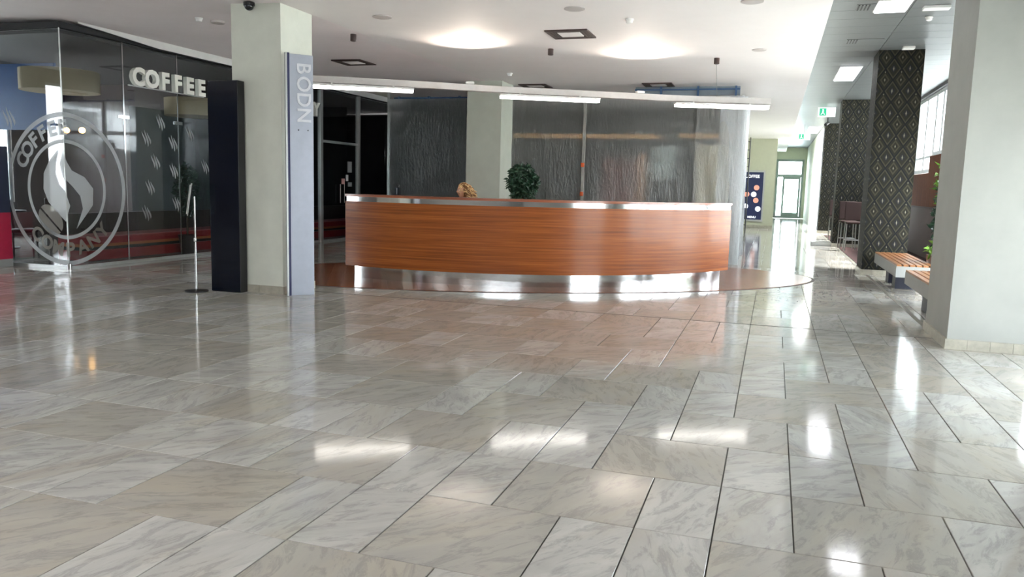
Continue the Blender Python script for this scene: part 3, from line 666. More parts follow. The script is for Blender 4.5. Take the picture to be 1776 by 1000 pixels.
# ================================================================== CEILING FITTINGS
def vent(x, y, z, lb, s=.62, rz=0.0):
    t_ = empty('ceiling_vent', (x, y, z), lb, 'vent')
    def pc(*a): 
        m_ = MB()
        for q in a: m_.box(x+q[0], x+q[1], y+q[2], y+q[3], z+q[4], z+q[5])
        return m_
    h = s/2
    build('frame', pc((-h,h,-h,-h+.03,-.02,0),(-h,h,h-.03,h,-.02,0),(-h,-h+.03,-h+.03,h-.03,-.02,0),(h-.03,h,-h+.03,h-.03,-.02,0)), DKCAN, t_)
    build('back_plate', pc((-h+.03,h-.03,-h+.03,h-.03,-.003,0)), BLACKM, t_)
    for k in range(3):
        a = h-.03-.036*k; b = a-.026
        build('louvre', pc((-a,a,b,a,-.016+.0*k,-.004),(-a,a,-a,-b,-.016,-.004),(-a,-b,-b,b,-.016,-.004),(b,a,-b,b,-.016,-.004)), DKCAN, t_)
    build('centre_plate', pc((-h+.15,h-.15,-h+.15,h-.15,-.018,-.002)), CEIL, t_)
vent(-2.95, 11.5, 3.7, 'square ceiling air diffuser with dark slots, largest, between the two warm light pools')
vent(-5.17, 17.2, 3.7, 'square ceiling air diffuser behind the rail, beside the top of the grey-green column')
vent(-2.48, 17.3, 3.7, 'square ceiling air diffuser above the blue duct')
vent(-7.75, 13.75, 3.745, 'square ceiling air diffuser in the sloping ceiling right of the blue-grey board')
def disc(x, y, z, r, lb, m=CEIL, name='ceiling_speaker', cat='speaker'):
    single(name, MB().lathe([(r*.9, z-.014), (r, z-.010), (r, z)], (x, y, 0), 28), m, lb, cat, smooth=True)
GRL = plain('speaker_grille', (196, 190, 188), .6)
disc(-5.157, 9.91, 3.7, .13, 'round flush ceiling speaker at the top, left one near the seam in the ceiling', GRL)
disc(-2.51, 9.93, 3.7, .13, 'round flush ceiling speaker above the largest air diffuser', GRL)
disc(-.39, 9.95, 3.7, .13, 'round flush ceiling speaker at the top edge near the ceiling border', GRL)
disc(-.37, 13.28, 3.7, .11, 'round flush ceiling speaker right of the cable can', GRL)
def smoke(x, y, z, lb):
    t_ = empty('smoke_detector', (x, y, z-.06), lb, 'smoke detector')
    build('base', MB().lathe([(.05, z-.02), (.055, z-.015), (.055, z)], (x, y, 0), 20), WHITE, t_, True); build('head', MB().lathe([(.02, z-.06), (.04, z-.05), (.045, z-.02)], (x, y, 0), 20), WHITE, t_, True)
smoke(-7.95, 9.69, 3.75, 'white smoke detector left of the near column'); smoke(-1.95, 10.67, 3.7, 'white smoke detector right of the largest air diffuser')
smoke(-5.13, 15.27, 3.7, 'white smoke detector in front of the grey-green column'); smoke(2.0, 13.4, 4.13, 'white smoke detector on the metal ceiling beside the strip fitting')
single('ceiling_disc', MB().lathe([(.09, 3.715), (.10, 3.72), (.10, 3.752)], (-7.83, 9.95, 0), 20), GRL, 'flat round disc on the ceiling beside the left smoke detector', 'ceiling disc')
# dome camera on near column
dc = empty('dome_camera', (-6.5, 8.86, 3.66), 'black dome camera at the top of the near column', 'camera')
build('mount', MB().lathe([(.07, 3.66), (.07, 3.7)], (-6.45, 8.80, 0), 20), BLACKM, dc); build('dome', ball((-6.45, 8.80, 3.66), .06), BLACKG, dc, True)
for k in range(6):  # unseen fill panels added behind the camera to brighten the column fronts
    x, y = (-8.2, -4.6, -1.0)[k % 3], (-1.6, -4.8)[k//3]; z = 3.7 if x > -6 else 3.74
    t_ = empty('ceiling_light', (x, y, z-.03), 'added square fill panel behind the camera, ' + ('front', 'rear')[k//3] + ' row, ' + ('left', 'middle', 'right')[k % 3], 'ceiling light', 'added fill panels behind the camera')
    build('frame', MB().box(x-.62, x+.62, y-.62, y+.62, z-.02, z), WHITE, t_); build('diffuser', MB().box(x-.6, x+.6, y-.6, y+.6, z-.03, z-.02), EMP, t_)
    area('panel_light', (x, y, z-.05), 1.2, 1.2, 44 if x < -4 else 24, (1, .97, .93))
# square light panels and strip fittings of the metal ceiling
for (x0, x1, y0, y1), pw_, lb in (((1.2, 1.6, 12.2, 12.9), 2.2, 'nearest square light panel in the metal ceiling'), ((1.15, 1.55, 18.2, 20.3), 4, 'middle light panel in the metal ceiling, before the second patterned pillar'), ((1.15, 1.6, 34, 37.5), 30, 'farthest light panel in the metal ceiling, over the far corridor')):
    t_ = empty('ceiling_light', ((x0+x1)/2, (y0+y1)/2, 4.09), lb, 'ceiling light')
    build('frame', MB().box(x0-.02, x1+.02, y0-.02, y1+.02, 4.118, 4.135), WHITE, t_); build('diffuser', MB().box(x0, x1, y0, y1, 4.105, 4.118), EMP, t_)
    area('panel_light', ((x0+x1)/2, (y0+y1)/2, 4.08), x1-x0, y1-y0, pw_, (.97, .98, 1))
for k, (x, y, L, lb) in enumerate(((1.98, 12.72, .34, 'white strip fitting at the top right of the metal ceiling'), (2.1, 16.0, .2, 'short white strip fitting above the nearest patterned pillar'))):
    single('strip_fitting', B(x-L/2, x+L/2, y-.09, y+.09, 4.09, 4.134), WHITE, lb, 'emergency light', bevel=.008)
for x, y, lb in ((1.02, 12.6, 'dark slotted grille left of the nearest light panel'), (1.1, 15.3, 'dark slotted grille behind the nearest light panel')):
    t_ = empty('slot_grille', (x, y, 4.12), lb, 'vent')
    build('frame', MB().box(x-.09, x+.50, y-.2, y+.2, 4.128, 4.134), METALC, t_)
    for q in range(4): build('slot', MB().box(x-.07+q*.045, x-.05+q*.045, y-.17, y+.17, 4.122, 4.128), BLACKM, t_)
def exit_sign(x, y, z, w, lb):
    t_ = empty('exit_sign', (x, y, z), lb, 'exit sign')
    build('box', MB().box(x-w/2, x+w/2, y-.03, y+.03, z, z+w*.55), EXITW, t_); build('hanger', MB().tube([(x, y, z+w*.55), (x, y, 4.13)], .008, 6), STEELM, t_)
    build('picture', MB().box(x-w*.42, x-w*.02, y-.036, y-.03, z+.03, z+w*.5), GREENS, t_, label='green running figure panel')
    m_ = MB(); cx, cz, q = x-w*.22, z+w*.27, w*.09
    m_.obox((cx, y-.04, cz+q*1.6), q*.7, .004, q*.7).obox((cx, y-.04, cz+q*.4), q*.7, .004, q*1.6, ry=.3).obox((cx+q*.7, y-.04, cz-q*1.0), q*.4, .004, q*1.6, ry=-.6).obox((cx-q*.7, y-.04, cz-q*1.0), q*.4, .004, q*1.5, ry=.7)
    build('running_figure', m_, EXITW, t_)
exit_sign(1.36, 26.5, 3.84, .5, 'green and white exit sign hung before the farthest patterned pillar'); exit_sign(.95, 33.2, 3.55, .45, 'white exit sign at the mouth of the far corridor')
bc = empty('bullet_camera', (1.55, 30, 3.9), 'small dark bullet camera at the far end of the metal ceiling', 'camera')
build('body', MB().tube([(1.52, 29.8, 3.86), (1.62, 30.1, 3.95)], .05, 12), BLACKM, bc, True); build('bracket', MB().tube([(1.6, 30.05, 3.93), (1.6, 30.05, 4.13)], .02, 8), BLACKM, bc)

# ================================================================== NEAR COLUMN: black totem, blue-grey board, sign stand
bt = empty('display_totem', (-6.93, 8.8, 0), 'tall glossy black display panel standing against the near column', 'display panel')
build('body', MB().box(-7.06, -6.60, 8.74, 8.88, 0, 2.74), BLACKM, bt, bevel=.006); build('screen', MB().box(-7.055, -6.605, 8.732, 8.742, .01, 2.73), BLACKG, bt, label='dark glossy screen')
bb = empty('direction_board', (-5.84, 8.9, 0), 'tall narrow blue-grey board with pale lettering fixed to the right of the near column', 'sign board')
p0, p1 = Vector((-5.895, 8.84, 0)), Vector((-5.69, 9.06, 0)); dd = (p1-p0).normalized(); nn = Vector((dd.y, -dd.x, 0)); an = atan2(dd.y, dd.x); mid = (p0+p1)/2
build('board', MB().obox(mid-nn*.03+Vector((0, 0, 1.535)), (p1-p0).length, .05, 3.07, an), SIGNBL, bb, bevel=.004)
build('edge_strip', MB().obox(p0-nn*.03-dd*.015+Vector((0, 0, 1.54)), .03, .06, 3.08, an), NAVY, bb, label='navy edge strip')
build('side_rail', MB().obox(p0-nn*.03-dd*.04+Vector((0, 0, 1.54)), .022, .06, 3.08, an), ALU, bb)
for k, ch in enumerate('BODN'):
    c = mid+dd*.02+nn*.002+Vector((0, 0, 2.90-k*.195)); text_obj('letter', ch, .25, .003, PALEL, frame3(c, (0, 0, -1), dd), bb, .004, 'pale letter turned on its side')
for s_ in (-1, 1): build('screw', ball(mid+dd*(.02+.06*s_)+nn*-.003+Vector((0, 0, 2.13)), .008), BLACKM, bb)
ss = empty('sign_stand', (-7.184, 8.589, 0), 'slim chrome sign stand on a round black base beside the black panel', 'sign stand')
build('base', MB().lathe([(.15, 0), (.15, .012), (.12, .022), (.03, .03)], (-7.184, 8.589, 0), 32), BLACKM, ss, True); build('pole', MB().tube([(-7.184, 8.589, .025), (-7.184, 8.589, 1.25)], .014, 14), STEEL, ss, True)
build('collar', MB().lathe([(.018, .66), (.02, .67), (.02, .70), (.018, .71)], (-7.184, 8.589, 0), 16), STEELM, ss, True)
build('sign_holder', MB().obox((-7.245, 8.575, 1.21), .012, .24, .42, R_(38), ry=R_(8)), STEELM, ss); build('sheet', MB().obox((-7.258, 8.566, 1.21), .006, .21, .38, R_(38), ry=R_(8)), WHITE, ss, label='white paper sheet')

# ================================================================== CAFE STOREFRONT
GX, GY = -10.5, 9.66
cf = empty('storefront', (GX, GY, 0), 'glass cafe storefront turning the corner at the left, with the round vinyl emblem', 'storefront')
ys = [GY, 12.17, 14.6, 17.1, 18.9, 20.4, 24.0]
pcs = [(GY+.0, 10.89), (10.89, 12.17), (12.17, 14.6), (14.6, 17.03), (17.03, 18.86), (18.86, 20.4), (20.4, 23.98)]
for a, b in pcs: build('pane', MB().box(GX-.012, GX, a+.006, b-.006, .05, 3.70), SHOPG, cf)
for a, b in ((-12.6, GX-.02), (-14.9, -12.6), (XL+.02, -14.9)): build('pane', MB().box(a+.006, b-.006, GY, GY+.012, .05, 3.70), SHOPG, cf)
build('floor_channel', MB().box(GX-.03, GX+.015, GY, 23.98, 0, .05).box(XL+.02, GX, GY-.01, GY+.03, 0, .05), ALU, cf); build('corner_foot', MB().lathe([(.035, 0), (.035, .09), (.012, .1)], (GX, GY, 0), 14), STEEL, cf, True)
build('corner_seal', MB().box(GX-.012, GX+.002, GY-.004, GY+.012, .05, 3.70), ALU, cf)
for yy in (10.89, 12.17): build('joint_profile', MB().box(GX-.002, GX+.006, yy-.012, yy+.012, .05, 3.70), STEEL, cf); build('patch_fitting', MB().box(GX-.02, GX+.02, yy-.10, yy+.10, 2.44, 2.50), STEEL, cf, bevel=.004)
for yy in (17.03, 18.86): build('post', MB().box(GX-.05, GX+.04, yy-.05, yy+.05, 0, 3.70), ALU, cf, label='aluminium post')
build('header', MB().box(GX-.05, GX+.03, 17.08, 18.81, 2.42, 2.48), ALU, cf, label='thin door header')
gd = build('door_handle', MB().tube([(GX+.06, 17.85, .95), (GX+.06, 17.85, 1.42)], .014).tube([(GX+.06, 18.05, .95), (GX+.06, 18.05, 1.42)], .014), STEEL, cf, label='pair of upright steel door pulls')
build('notice', MB().box(GX+.001, GX+.004, 18.30, 18.52, 1.72, 2.0), GREYP, cf, label='small framed grey notice on the glass'); build('notice', MB().box(GX+.001, GX+.004, 18.22, 18.34, 1.5, 1.66), WHITE, cf, label='small white notice'); build('notice', MB().box(GX+.001, GX+.004, 18.32, 18.52, 1.36, 1.47), GREYP, cf, label='small grey notice')
build('notice', MB().box(GX+.001, GX+.004, 18.0, 18.16, 1.42, 1.56), plain('pink_notice', (204, 150, 140), .5), cf, label='small pink notice above the door pulls')
# fascia above: white soffit edge and dark head
struct('trim_9', MB().box(GX-.06, GX+.03, GY-.03, 23.9, 3.70, 3.79).box(XL, GX-.06, GY-.03, GY+.05, 3.70, 3.79), DARK, 'dark head of the storefront')
struct('trim_10', MB().add([(GX+.12,9.9,3.80),(GX+.14,9.9,3.80),(GX+.14,9.9,3.83),(GX+.12,9.9,3.83),(GX+.12,11.6,3.70),(GX+.14,11.6,3.70),(GX+.14,11.6,3.83),(GX+.12,11.6,3.83),(GX+.12,22.8,3.70),(GX+.14,22.8,3.70),(GX+.14,22.8,3.83),(GX+.12,22.8,3.83)], [(0,1,2,3),(11,10,9,8)]+[(4*i+a,4*i+(a+1)%4,4*i+4+(a+1)%4,4*i+4+a) for i in (0,1) for a in range(4)]), WHITE, 'white fascia edge above the storefront')
# letters COFFEE COMPANY
sg = empty('cafe_sign', (GX+.12, 14, 3.0), 'raised white letters along the side of the glass storefront above eye level', 'sign')
def sgn(word, y0, y1):
    st = (y1-y0)/len(word)
    for k, ch in enumerate(word): text_obj('letter', ch, .40, .04, LETTER, frame3((GX+.07, y0+st*(k+.5), 3.15), (0, 1, 0), (0, 0, 1)), sg, .018)
sgn('COFFEE', 10.98, 12.86); sgn('COMPANY', 14.55, 16.85)
for a, b in ((10.98, 12.86), (14.55, 16.85)): build('sign_rail', MB().box(GX+.012, GX+.03, a, b, 3.0, 3.02), ALU, sg)
# emblem, drawn flat in (u,v) and folded round the glass corner
def fold(me, zc=1.25, uoff=0.0, lift=.006):
    bm = bmesh.new(); bm.from_mesh(me)
    bmesh.ops.bisect_plane(bm, geom=bm.verts[:]+bm.edges[:]+bm.faces[:], plane_co=(0, 0, 0), plane_no=(1, 0, 0))
    off = Vector((GX, GY, 0))
    for v in bm.verts:
        u, w, t_ = v.co
        if u <= 0: v.co = Vector((GX+u, GY-lift-t_, zc+w))-off
        else: v.co = Vector((GX+lift+t_, GY+u, zc+w))-off
    bm.to_mesh(me); bm.free()
def emblem(name, me, m, label=None):
    fold(me); me.materials.clear(); me.materials.append(m); o = bpy.data.objects.new(name, me); link(o, cf); tag(o, label); return o
def ringmesh(r0, r1, a0=0, a1=360, n=96):
    mb = MB(); vs_ = []
    for i in range(n+1):
        a = R_(a0+(a1-a0)*i/n); vs_ += [(r0*cos(a), r0*sin(a), 0), (r1*cos(a), r1*sin(a), 0)]
    mb.add(vs_, [(2*i, 2*i+1, 2*i+3, 2*i+2) for i in range(n)]); me = bpy.data.meshes.new('ring'); me.from_pydata(mb.v, [], mb.f); return me
emblem('emblem_ring', ringmesh(1.12, 1.19), LOGOM, 'outer white ring of the emblem'); emblem('emblem_ring', ringmesh(.72, .775), LOGOM, 'inner white ring of the emblem')
def arcword(word, mid_a, step, r, flip, m, size=.34):
    n = len(word)
    for k, ch in enumerate(word):
        a = mid_a + (k-(n-1)/2)*step*(1 if flip else -1)
        me = text_mesh(ch, size, 0, .012); rot = R_(a-90) if not flip else R_(a+90)
        me.transform(Matrix.Translation((r*cos(R_(a)), r*sin(R_(a)), 0)) @ Matrix.Rotation(rot, 4, 'Z') @ Matrix.Scale(1.0, 4)); emblem('emblem_letter', me, m)
arcword('COFFEE', 122, 12.2, .95, False, LOGOM, .32); arcword('COMPANY', 272, 14.5, .95, True, LOGOD, .3)
def blob(pts_l, pts_r, m, label):
    n = len(pts_l); me = bpy.data.meshes.new('f'); me.from_pydata([(x, y, 0) for x, y in pts_l]+[(x, y, 0) for x, y in pts_r], [], [(i, i+1, n+i+1, n+i) for i in range(n-1)]); return emblem('emblem_flame', me, m, label)
blob([(-.12, .62), (-.30, .45), (-.43, .25), (-.45, .0), (-.36, -.2), (-.2, -.35), (-.02, -.5)], [(-.12, .62), (-.18, .42), (-.20, .25), (-.14, .08), (.0, -.05), (.06, -.25), (-.02, -.5)], LOGOM, 'left flame of the emblem')
blob([(-.03, .6), (-.10, .4), (-.05, .2), (.12, .05), (.26, -.1), (.30, -.3), (.16, -.62)], [(-.03, .6), (.04, .42), (.12, .3), (.36, .2), (.52, .02), (.50, -.25), (.16, -.62)], LOGOM, 'right flame of the emblem')
for s_ in (-1, 1):
    me = bpy.data.meshes.new('b'); n = 24; c = Vector((-.33, -.48)); ax = R_(-42)
    P = [(c.x+s_*.02*sin(-ax)*0+ (.27*cos(pi*i/n))*cos(ax)-(s_*(.19*sin(pi*i/n)+.015))*sin(ax), c.y+(.27*cos(pi*i/n))*sin(ax)+(s_*(.19*sin(pi*i/n)+.015))*cos(ax), 0) for i in range(n+1)]
    me.from_pydata(P, [], [tuple(range(n+1))]); emblem('emblem_bean', me, LOGOD, 'half of the coffee bean in the emblem')
def icon(face, a, z, s=.17):
    m_ = MB()
    for dx, k in ((-.25, .75), (.1, 1.0), (.45, .7)):
        L = [(dx*s+.25*s*sin(t_*3.1+1.2), k*s*(t_-.5)*1.7) for t_ in [i/6 for i in range(7)]]
        w = [.02, .09, .12, .12, .10, .06, .01]; n = 7
        m_.add([(x-w[i]*s, y, 0) for i, (x, y) in enumerate(L)]+[(x+w[i]*s, y, 0) for i, (x, y) in enumerate(L)], [(i, i+1, n+i+1, n+i) for i in range(n-1)])
    me = bpy.data.meshes.new('steam_icon')
    if face == 'side': P = [(.005, a-GY+x, z+y) for x, y, _ in m_.v]
    else: P = [(a-GX+x, -.005, z+y) for x, y, _ in m_.v]
    me.from_pydata(P, [], m_.f); me.materials.append(ICONM); o = bpy.data.objects.new('steam_icon', me); link(o, cf)
for a, z in ((12.45, 2.30), (11.7, 2.45), (12.85, 1.70), (11.35, 2.15), (12.0, 2.1), (11.55, 1.75), (12.0, 1.6), (11.4, 1.30), (12.05, 1.0), (11.3, .85), (13.3, 2.35)): icon('side', a, z)
for a, z in ((-11.62, 2.35), (-11.95, 2.0)): icon('front', a, z, .2)

# cafe interior
struct('wall_cafe_back', MB().box(XL+.05, -12.9, 15.5, 15.65, 0, 3.64), plain('cafe_wall', (62, 44, 42), .6)); struct('wall_cafe_blue', MB().box(XL+.05, -13.55, 12.3, 12.36, 2.35, 3.64), BLUEP, 'blue upper wall inside the cafe')
struct('ceiling_cafe', MB().box(XL, GX-.08, GY+.06, 24, 3.64, 3.69), plain('cafe_ceiling', (70, 68, 68), .7))
single('cafe_partition', MB().box(-12.6, -12.55, 13.2, 16.4, .5, 2.9), FROST, 'frosted glass partition inside the cafe', 'partition')
def shade(x, y, z, r, lb):
    t_ = empty('drum_lamp', (x, y, z), lb, 'lamp'); build('lamp_shade', MB().lathe([(r, z-.18), (r, z+.18)], (x, y, 0), 40), BEIGE, t_, True); build('cord', MB().tube([(x, y, z+.18), (x, y, 3.64)], .008, 6), BLACKM, t_)
shade(-12.2, 11.2, 3.12, .64, 'wide beige drum lampshade hanging in the cafe behind the glass corner'); shade(-11.9, 14.3, 2.96, .6, 'wide beige drum lampshade hanging behind the white letters')
for k, x in enumerate((-13.4, -13.0)): single('bulb', ball((x, 12.4, 2.35), .06), EMO, ('left' if k == 0 else 'right') + ' of two warm bulbs glowing in the cafe beside the emblem', 'bulb', smooth=True)
bq = empty('banquette', (-11.5, 15, 0), 'long low red counter with orange stripe inside the cafe glass', 'counter')
build('lower_panel', MB().box(-11.75, -11.12, 10.6, 20.6, 0.02, .19), REDP, bq); build('recess', MB().box(-11.72, -11.2, 10.6, 20.6, .19, .25), DARK, bq); build('stripe', MB().box(-11.75, -11.11, 10.6, 20.6, .25, .30), ORANGE, bq)
build('upper_panel', MB().box(-11.75, -11.12, 10.6, 20.6, .30, .42), REDP, bq); build('seat_edge', MB().box(-11.76, -11.10, 10.6, 20.6, .42, .435), plain('pink_edge', (206, 120, 120), .4), bq); build('back', MB().box(-11.95, -11.76, 10.6, 20.6, 0.02, .80), DARK2, bq)
def cafe_table(x, y, lb):
    t_ = empty('cafe_table', (x, y, 0), lb, 'table'); build('tabletop', MB().lathe([(.34, .72), (.35, .73), (.35, .75)], (x, y, 0), 28), DARK2, t_); build('leg', MB().tube([(x, y, .02), (x, y, .72)], .03), STEELM, t_); build('base', MB().lathe([(.22, 0), (.22, .015), (.03, .03)], (x, y, 0), 24), BLACKM, t_)
def cafe_chair(x, y, a, lb, g=None, tall=0):
    t_ = empty('cafe_chair', (x, y, 0), lb, 'chair', g); sh = .46+tall
    def P(u, v, z): return (x+u*cos(a)-v*sin(a), y+u*sin(a)+v*cos(a), z)
    build('seat', MB().obox(P(0, 0, sh), .42, .42, .06, a), CHAIRB, t_, bevel=.02); build('backrest', MB().obox(P(.20, 0, sh+.30), .045, .42, .50, a, 0, R_(6)), CHAIRB, t_, bevel=.015)
    for u in (-.18, .18):
        for v in (-.18, .18): build('leg', MB().tube([P(u, v, sh-.03), P(u*1.08, v*1.08, .0095 if tall else 0)], .016, 8), STEELM if tall else BLACKM, t_)
    if tall: build('footrest', MB().tube([P(-.19, -.19, .3), P(-.19, .19, .3), P(.19, .19, .3), P(.19, -.19, .3), P(-.19, -.19, .3)], .011, 6), STEELM, t_)
cafe_table(-12.6, 11.7, 'round dark cafe table behind the emblem'); cafe_table(-14.5, 11.9, 'round dark cafe table behind the front glass')
cafe_chair(-12.9, 10.9, R_(-120), 'brown cafe chair behind the lower left of the emblem'); cafe_chair(-13.3, 12.1, R_(160), 'brown cafe chair beside the round table in the cafe'); cafe_chair(-15.1, 11.2, R_(200), 'brown cafe chair at the far left inside the cafe')
def foliage(c, rx, ry, rz, n, ls, seed=1, shell=.6):
    rr = random.Random(seed); mb = MB()
    for _ in range(n):
        while True:
            p = Vector((rr.uniform(-1, 1), rr.uniform(-1, 1), rr.uniform(-1, 1)))
            if shell < p.length < 1: break
        q = Vector((c[0]+p.x*rx, c[1]+p.y*ry, c[2]+p.z*rz)); d = Vector((rr.gauss(0, 1), rr.gauss(0, 1), rr.gauss(-.2, .8))).normalized(); e = d.cross(Vector((rr.gauss(0, 1), rr.gauss(0, 1), rr.gauss(0, 1)))).normalized(); s_ = ls*rr.uniform(.6, 1.3); h = d.cross(e)*s_*.12
        mb.add([q, q+d*s_*.35+e*s_*.27-h, q+d*s_, q+d*s_*.35-e*s_*.27-h, q+d*s_*.4], [(0, 1, 4), (1, 2, 4), (2, 3, 4), (3, 0, 4)])
    return mb
def potted(name, x, y, z0, ph, pr, cz, rx, rz, n, ls, mleaf, lb, seed, potm=TERRA):
    t_ = empty(name, (x, y, z0), lb, 'plant'); build('pot', MB().lathe([(pr*.75, z0), (pr, z0+ph), (pr*1.06, z0+ph), (pr*1.06, z0+ph+.03), (pr*.9, z0+ph+.03), (pr*.88, z0+ph-.04)], (x, y, 0), 28), potm, t_, True)
    build('stem', MB().tube([(x, y, z0+ph-.05), (x+.02, y, (z0+ph+cz)/2), (x, y, cz)], [.02, .016, .01], 8), BARK, t_, True)
    f = build('foliage', foliage((x, y, cz), rx, rx, rz, n, ls, seed), mleaf, t_); f['kind'] = 'stuff'; return t_
potted('potted_ficus', -4.53, 14.4, 0.006, .4, .2, 1.56, .29, .36, 1800, .085, LEAFD, 'round dark green ficus behind the desk beside the grey-green column', 2)
potted('potted_plant', -10.85, 12.75, 0, .35, .16, 1.25, .22, .55, 700, .09, LEAFD, 'dark tall plant standing behind the second glass joint of the cafe', 5, DARK2)
# window-side planter
pl = empty('planter', (2.66, 14.2, 0), 'rust-red square planter with a climbing light green plant behind the right pillar', 'plant')
build('pot', MB().add([(2.50,13.98,0),(2.98,13.98,0),(2.98,14.46,0),(2.50,14.46,0),(2.44,13.92,.56),(3.04,13.92,.56),(3.04,14.52,.56),(2.44,14.52,.56)], [(3,2,1,0),(4,5,6,7),(0,1,5,4),(1,2,6,5),(2,3,7,6),(3,0,4,7)]), TERRA, pl)
build('support_pole', MB().tube([(2.60, 14.2, .5), (2.58, 14.2, 2.15)], .02, 8), BARK, pl)
f = build('foliage', foliage((2.64, 14.15, .68), .24, .24, .16, 300, .10, 11, .2), LEAFL, pl); f['kind'] = 'stuff'
f = build('vine', foliage((2.58, 14.2, 1.15), .15, .15, .62, 420, .12, 12, .1), LEAFD, pl); f['kind'] = 'stuff'
f = build('vine_tip', foliage((2.56, 14.2, 1.72), .14, .13, .35, 130, .12, 13, .2), LEAFL, pl); f['kind'] = 'stuff'
# vending kiosk at far left edge
vk = empty('kiosk', (-11.95, 9.4, 0), 'magenta and dark blue kiosk at the left edge of the picture, before the cafe glass', 'kiosk')
build('base', MB().box(-12.35, -11.6, 9.35, 9.6, 0, .12), GREYP, vk); build('lower_panel', MB().box(-12.35, -11.6, 9.33, 9.6, .12, .86), plain('magenta', (176, 24, 62), .35), vk, label='magenta lower panel')
build('upper_panel', MB().box(-12.35, -11.6, 9.33, 9.6, .86, 1.9), plain('kiosk_navy', (34, 40, 66), .3), vk, label='dark blue upper panel'); build('light_line', MB().box(-12.35, -11.68, 9.322, 9.33, .56, .575), WHITE, vk)
build('yellow_badge', MB().obox((-11.78, 9.325, 1.80), .2, .01, .14), plain('badge_yellow', (220, 176, 40), .4), vk, bevel=.003)

# ================================================================== PLASTIC PARTITION and what is behind
def sheet(x0, x1, y, z0, z1, amp, seed, nx=80, nz=30, alongY=False, pull=0):
    rr = random.Random(seed); ph = [rr.uniform(0, 6) for _ in range(8)]; vs_ = []
    for i in range(nx+1):
        for k in range(nz+1):
            a = x0+(x1-x0)*i/nx; z = z0+(z1-z0)*k/nz; t_ = (z1-z)/(z1-z0)
            d = amp*(sin(a*3.1+ph[0]+t_*1.2)+.6*sin(a*7.7+ph[1]-t_*2)+.35*sin(a*17+ph[2]+z*2.5)+.25*sin(a*5+z*6+ph[3]))*(.25+.75*t_) + pull*t_*t_
            vs_.append((a, y+d, z) if not alongY else (y+d, a, z))
    m_ = MB().add(vs_, [(i*(nz+1)+k, (i+1)*(nz+1)+k, (i+1)*(nz+1)+k+1, i*(nz+1)+k+1) for i in range(nx) for k in range(nz)]); return m_
pp = empty('plastic_partition', (-4, 16.95, 0), 'translucent plastic sheeting hung as a partition behind the reception desk', 'partition')
build('sheet', sheet(-8.7, -6.45, 17.0, .02, 3.42, .012, 1), PLASTD, pp, True, label='dark smooth sheet left of the column'); build('sheet', sheet(-5.63, -3.95, 17.0, .02, 3.42, .014, 2), PLAST, pp, True, label='grey sheet right of the column')
build('sheet', sheet(-3.98, -1.6, 17.05, .02, 3.42, .02, 3), PLAST, pp, True, label='clearer grey sheet with objects showing through')
build('sheet', sheet(-1.62, -.72, 16.98, .02, 3.42, .05, 4), mat_plastic('pale_plastic_sheet', .2, (206, 206, 202)), pp, True, label='wrinkled paler sheet near the right corner')
build('side_sheet', sheet(17.0, 20.0, -.68, .02, 3.42, .03, 5, 60, 24, True), PLASTW, pp, True, label='white side sheet running back along the corridor')
build('corner_sheet', sheet(-1.15, -.62, 16.93, .0, 3.40, .045, 6, 40, 30), PLASTW, pp, True, label='whitish bunched sheet at the corner')
build('tape_post', MB().box(-4.0, -3.94, 16.94, 16.98, 0, 3.4), plain('grey_post', (150, 150, 146), .5), pp); build('frame_post', MB().box(-.74, -.69, 17.04, 17.10, 0, 3.45).box(-8.72, -8.66, 17.04, 17.1, 0, 3.6), ALU, pp)
for z in (1.98, 1.36): build('orange_clip', MB().obox((-3.97, 16.90, z), .07, .05, .09), plain('orange_clip', (206, 92, 40), .5), pp, bevel=.01)
duct = empty('overhead_truss', (-1.9, 17.3, 3.45), 'blue-grey truss strip above the plastic sheeting below the ceiling', 'truss')
TB = plain('truss_blue', (140, 152, 162), .5)
build('back_plate', MB().box(-2.95, -.8, 17.22, 17.3, 3.46, 3.64), TB, duct); build('chord', MB().box(-2.95, -.8, 17.14, 17.18, 3.56, 3.59), plain('truss_dark', (60, 92, 132), .5), duct)
build('chord', MB().box(-8.6, -2.95, 17.14, 17.18, 3.43, 3.47), plain('truss_dark', (60, 92, 132), .5), duct)
for k in range(11): build('tie', MB().box(-8.5+k*.76, -8.46+k*.76, 17.13, 17.2, 3.42, 3.64 if k > 7 else 3.49), plain('truss_dark', (46, 70, 100), .5), duct)
# shop behind
def shelf(x0, x1, y, z, lb): single('beam', B(x0, x1, y, y+.25, z, z+.09), plain('beam_wood', (206, 160, 104), .5), lb, 'beam')
shelf(-6.0, -2.55, 17.9, 2.62, 'long pale wooden beam behind the plastic sheeting, left one'); shelf(-2.05, -.95, 17.9, 2.64, 'short pale wooden beam behind the plastic sheeting, right one')
ki = empty('shop_kiosk', (-2.5, 18.6, 0), 'half-built brown and cream kiosk seen through the plastic sheeting', 'kiosk')
build('brown_panel', MB().box(-3.85, -3.0, 18.2, 18.3, 0, 2.2), plain('maroon', (92, 44, 40), .5), ki); build('post', MB().box(-3.0, -2.82, 18.15, 18.3, 0, 2.3), plain('tan_post', (170, 130, 100), .5), ki); build('counter', MB().box(-2.82, -1.6, 18.3, 19.0, 0, 1.72), DARKW, ki)
build('cream_panel', MB().box(-1.66, -.9, 18.1, 18.2, 0, 2.5), plain('cream', (196, 190, 164), .5), ki); build('pale_board', MB().box(-2.75, -2.2, 18.5, 18.55, 1.72, 2.5), plain('pale_board', (170, 186, 188), .5), ki)
struct('wall_behind_sheet', MB().box(-8.6, -.95, 21.5, 21.6, 0, 3.7), plain('shop_dark', (44, 46, 46), .6)); struct('wall_dark_left', MB().box(-8.6, -6.6, 17.6, 17.7, 0, 3.45), plain('shop_black', (26, 28, 32), .5))
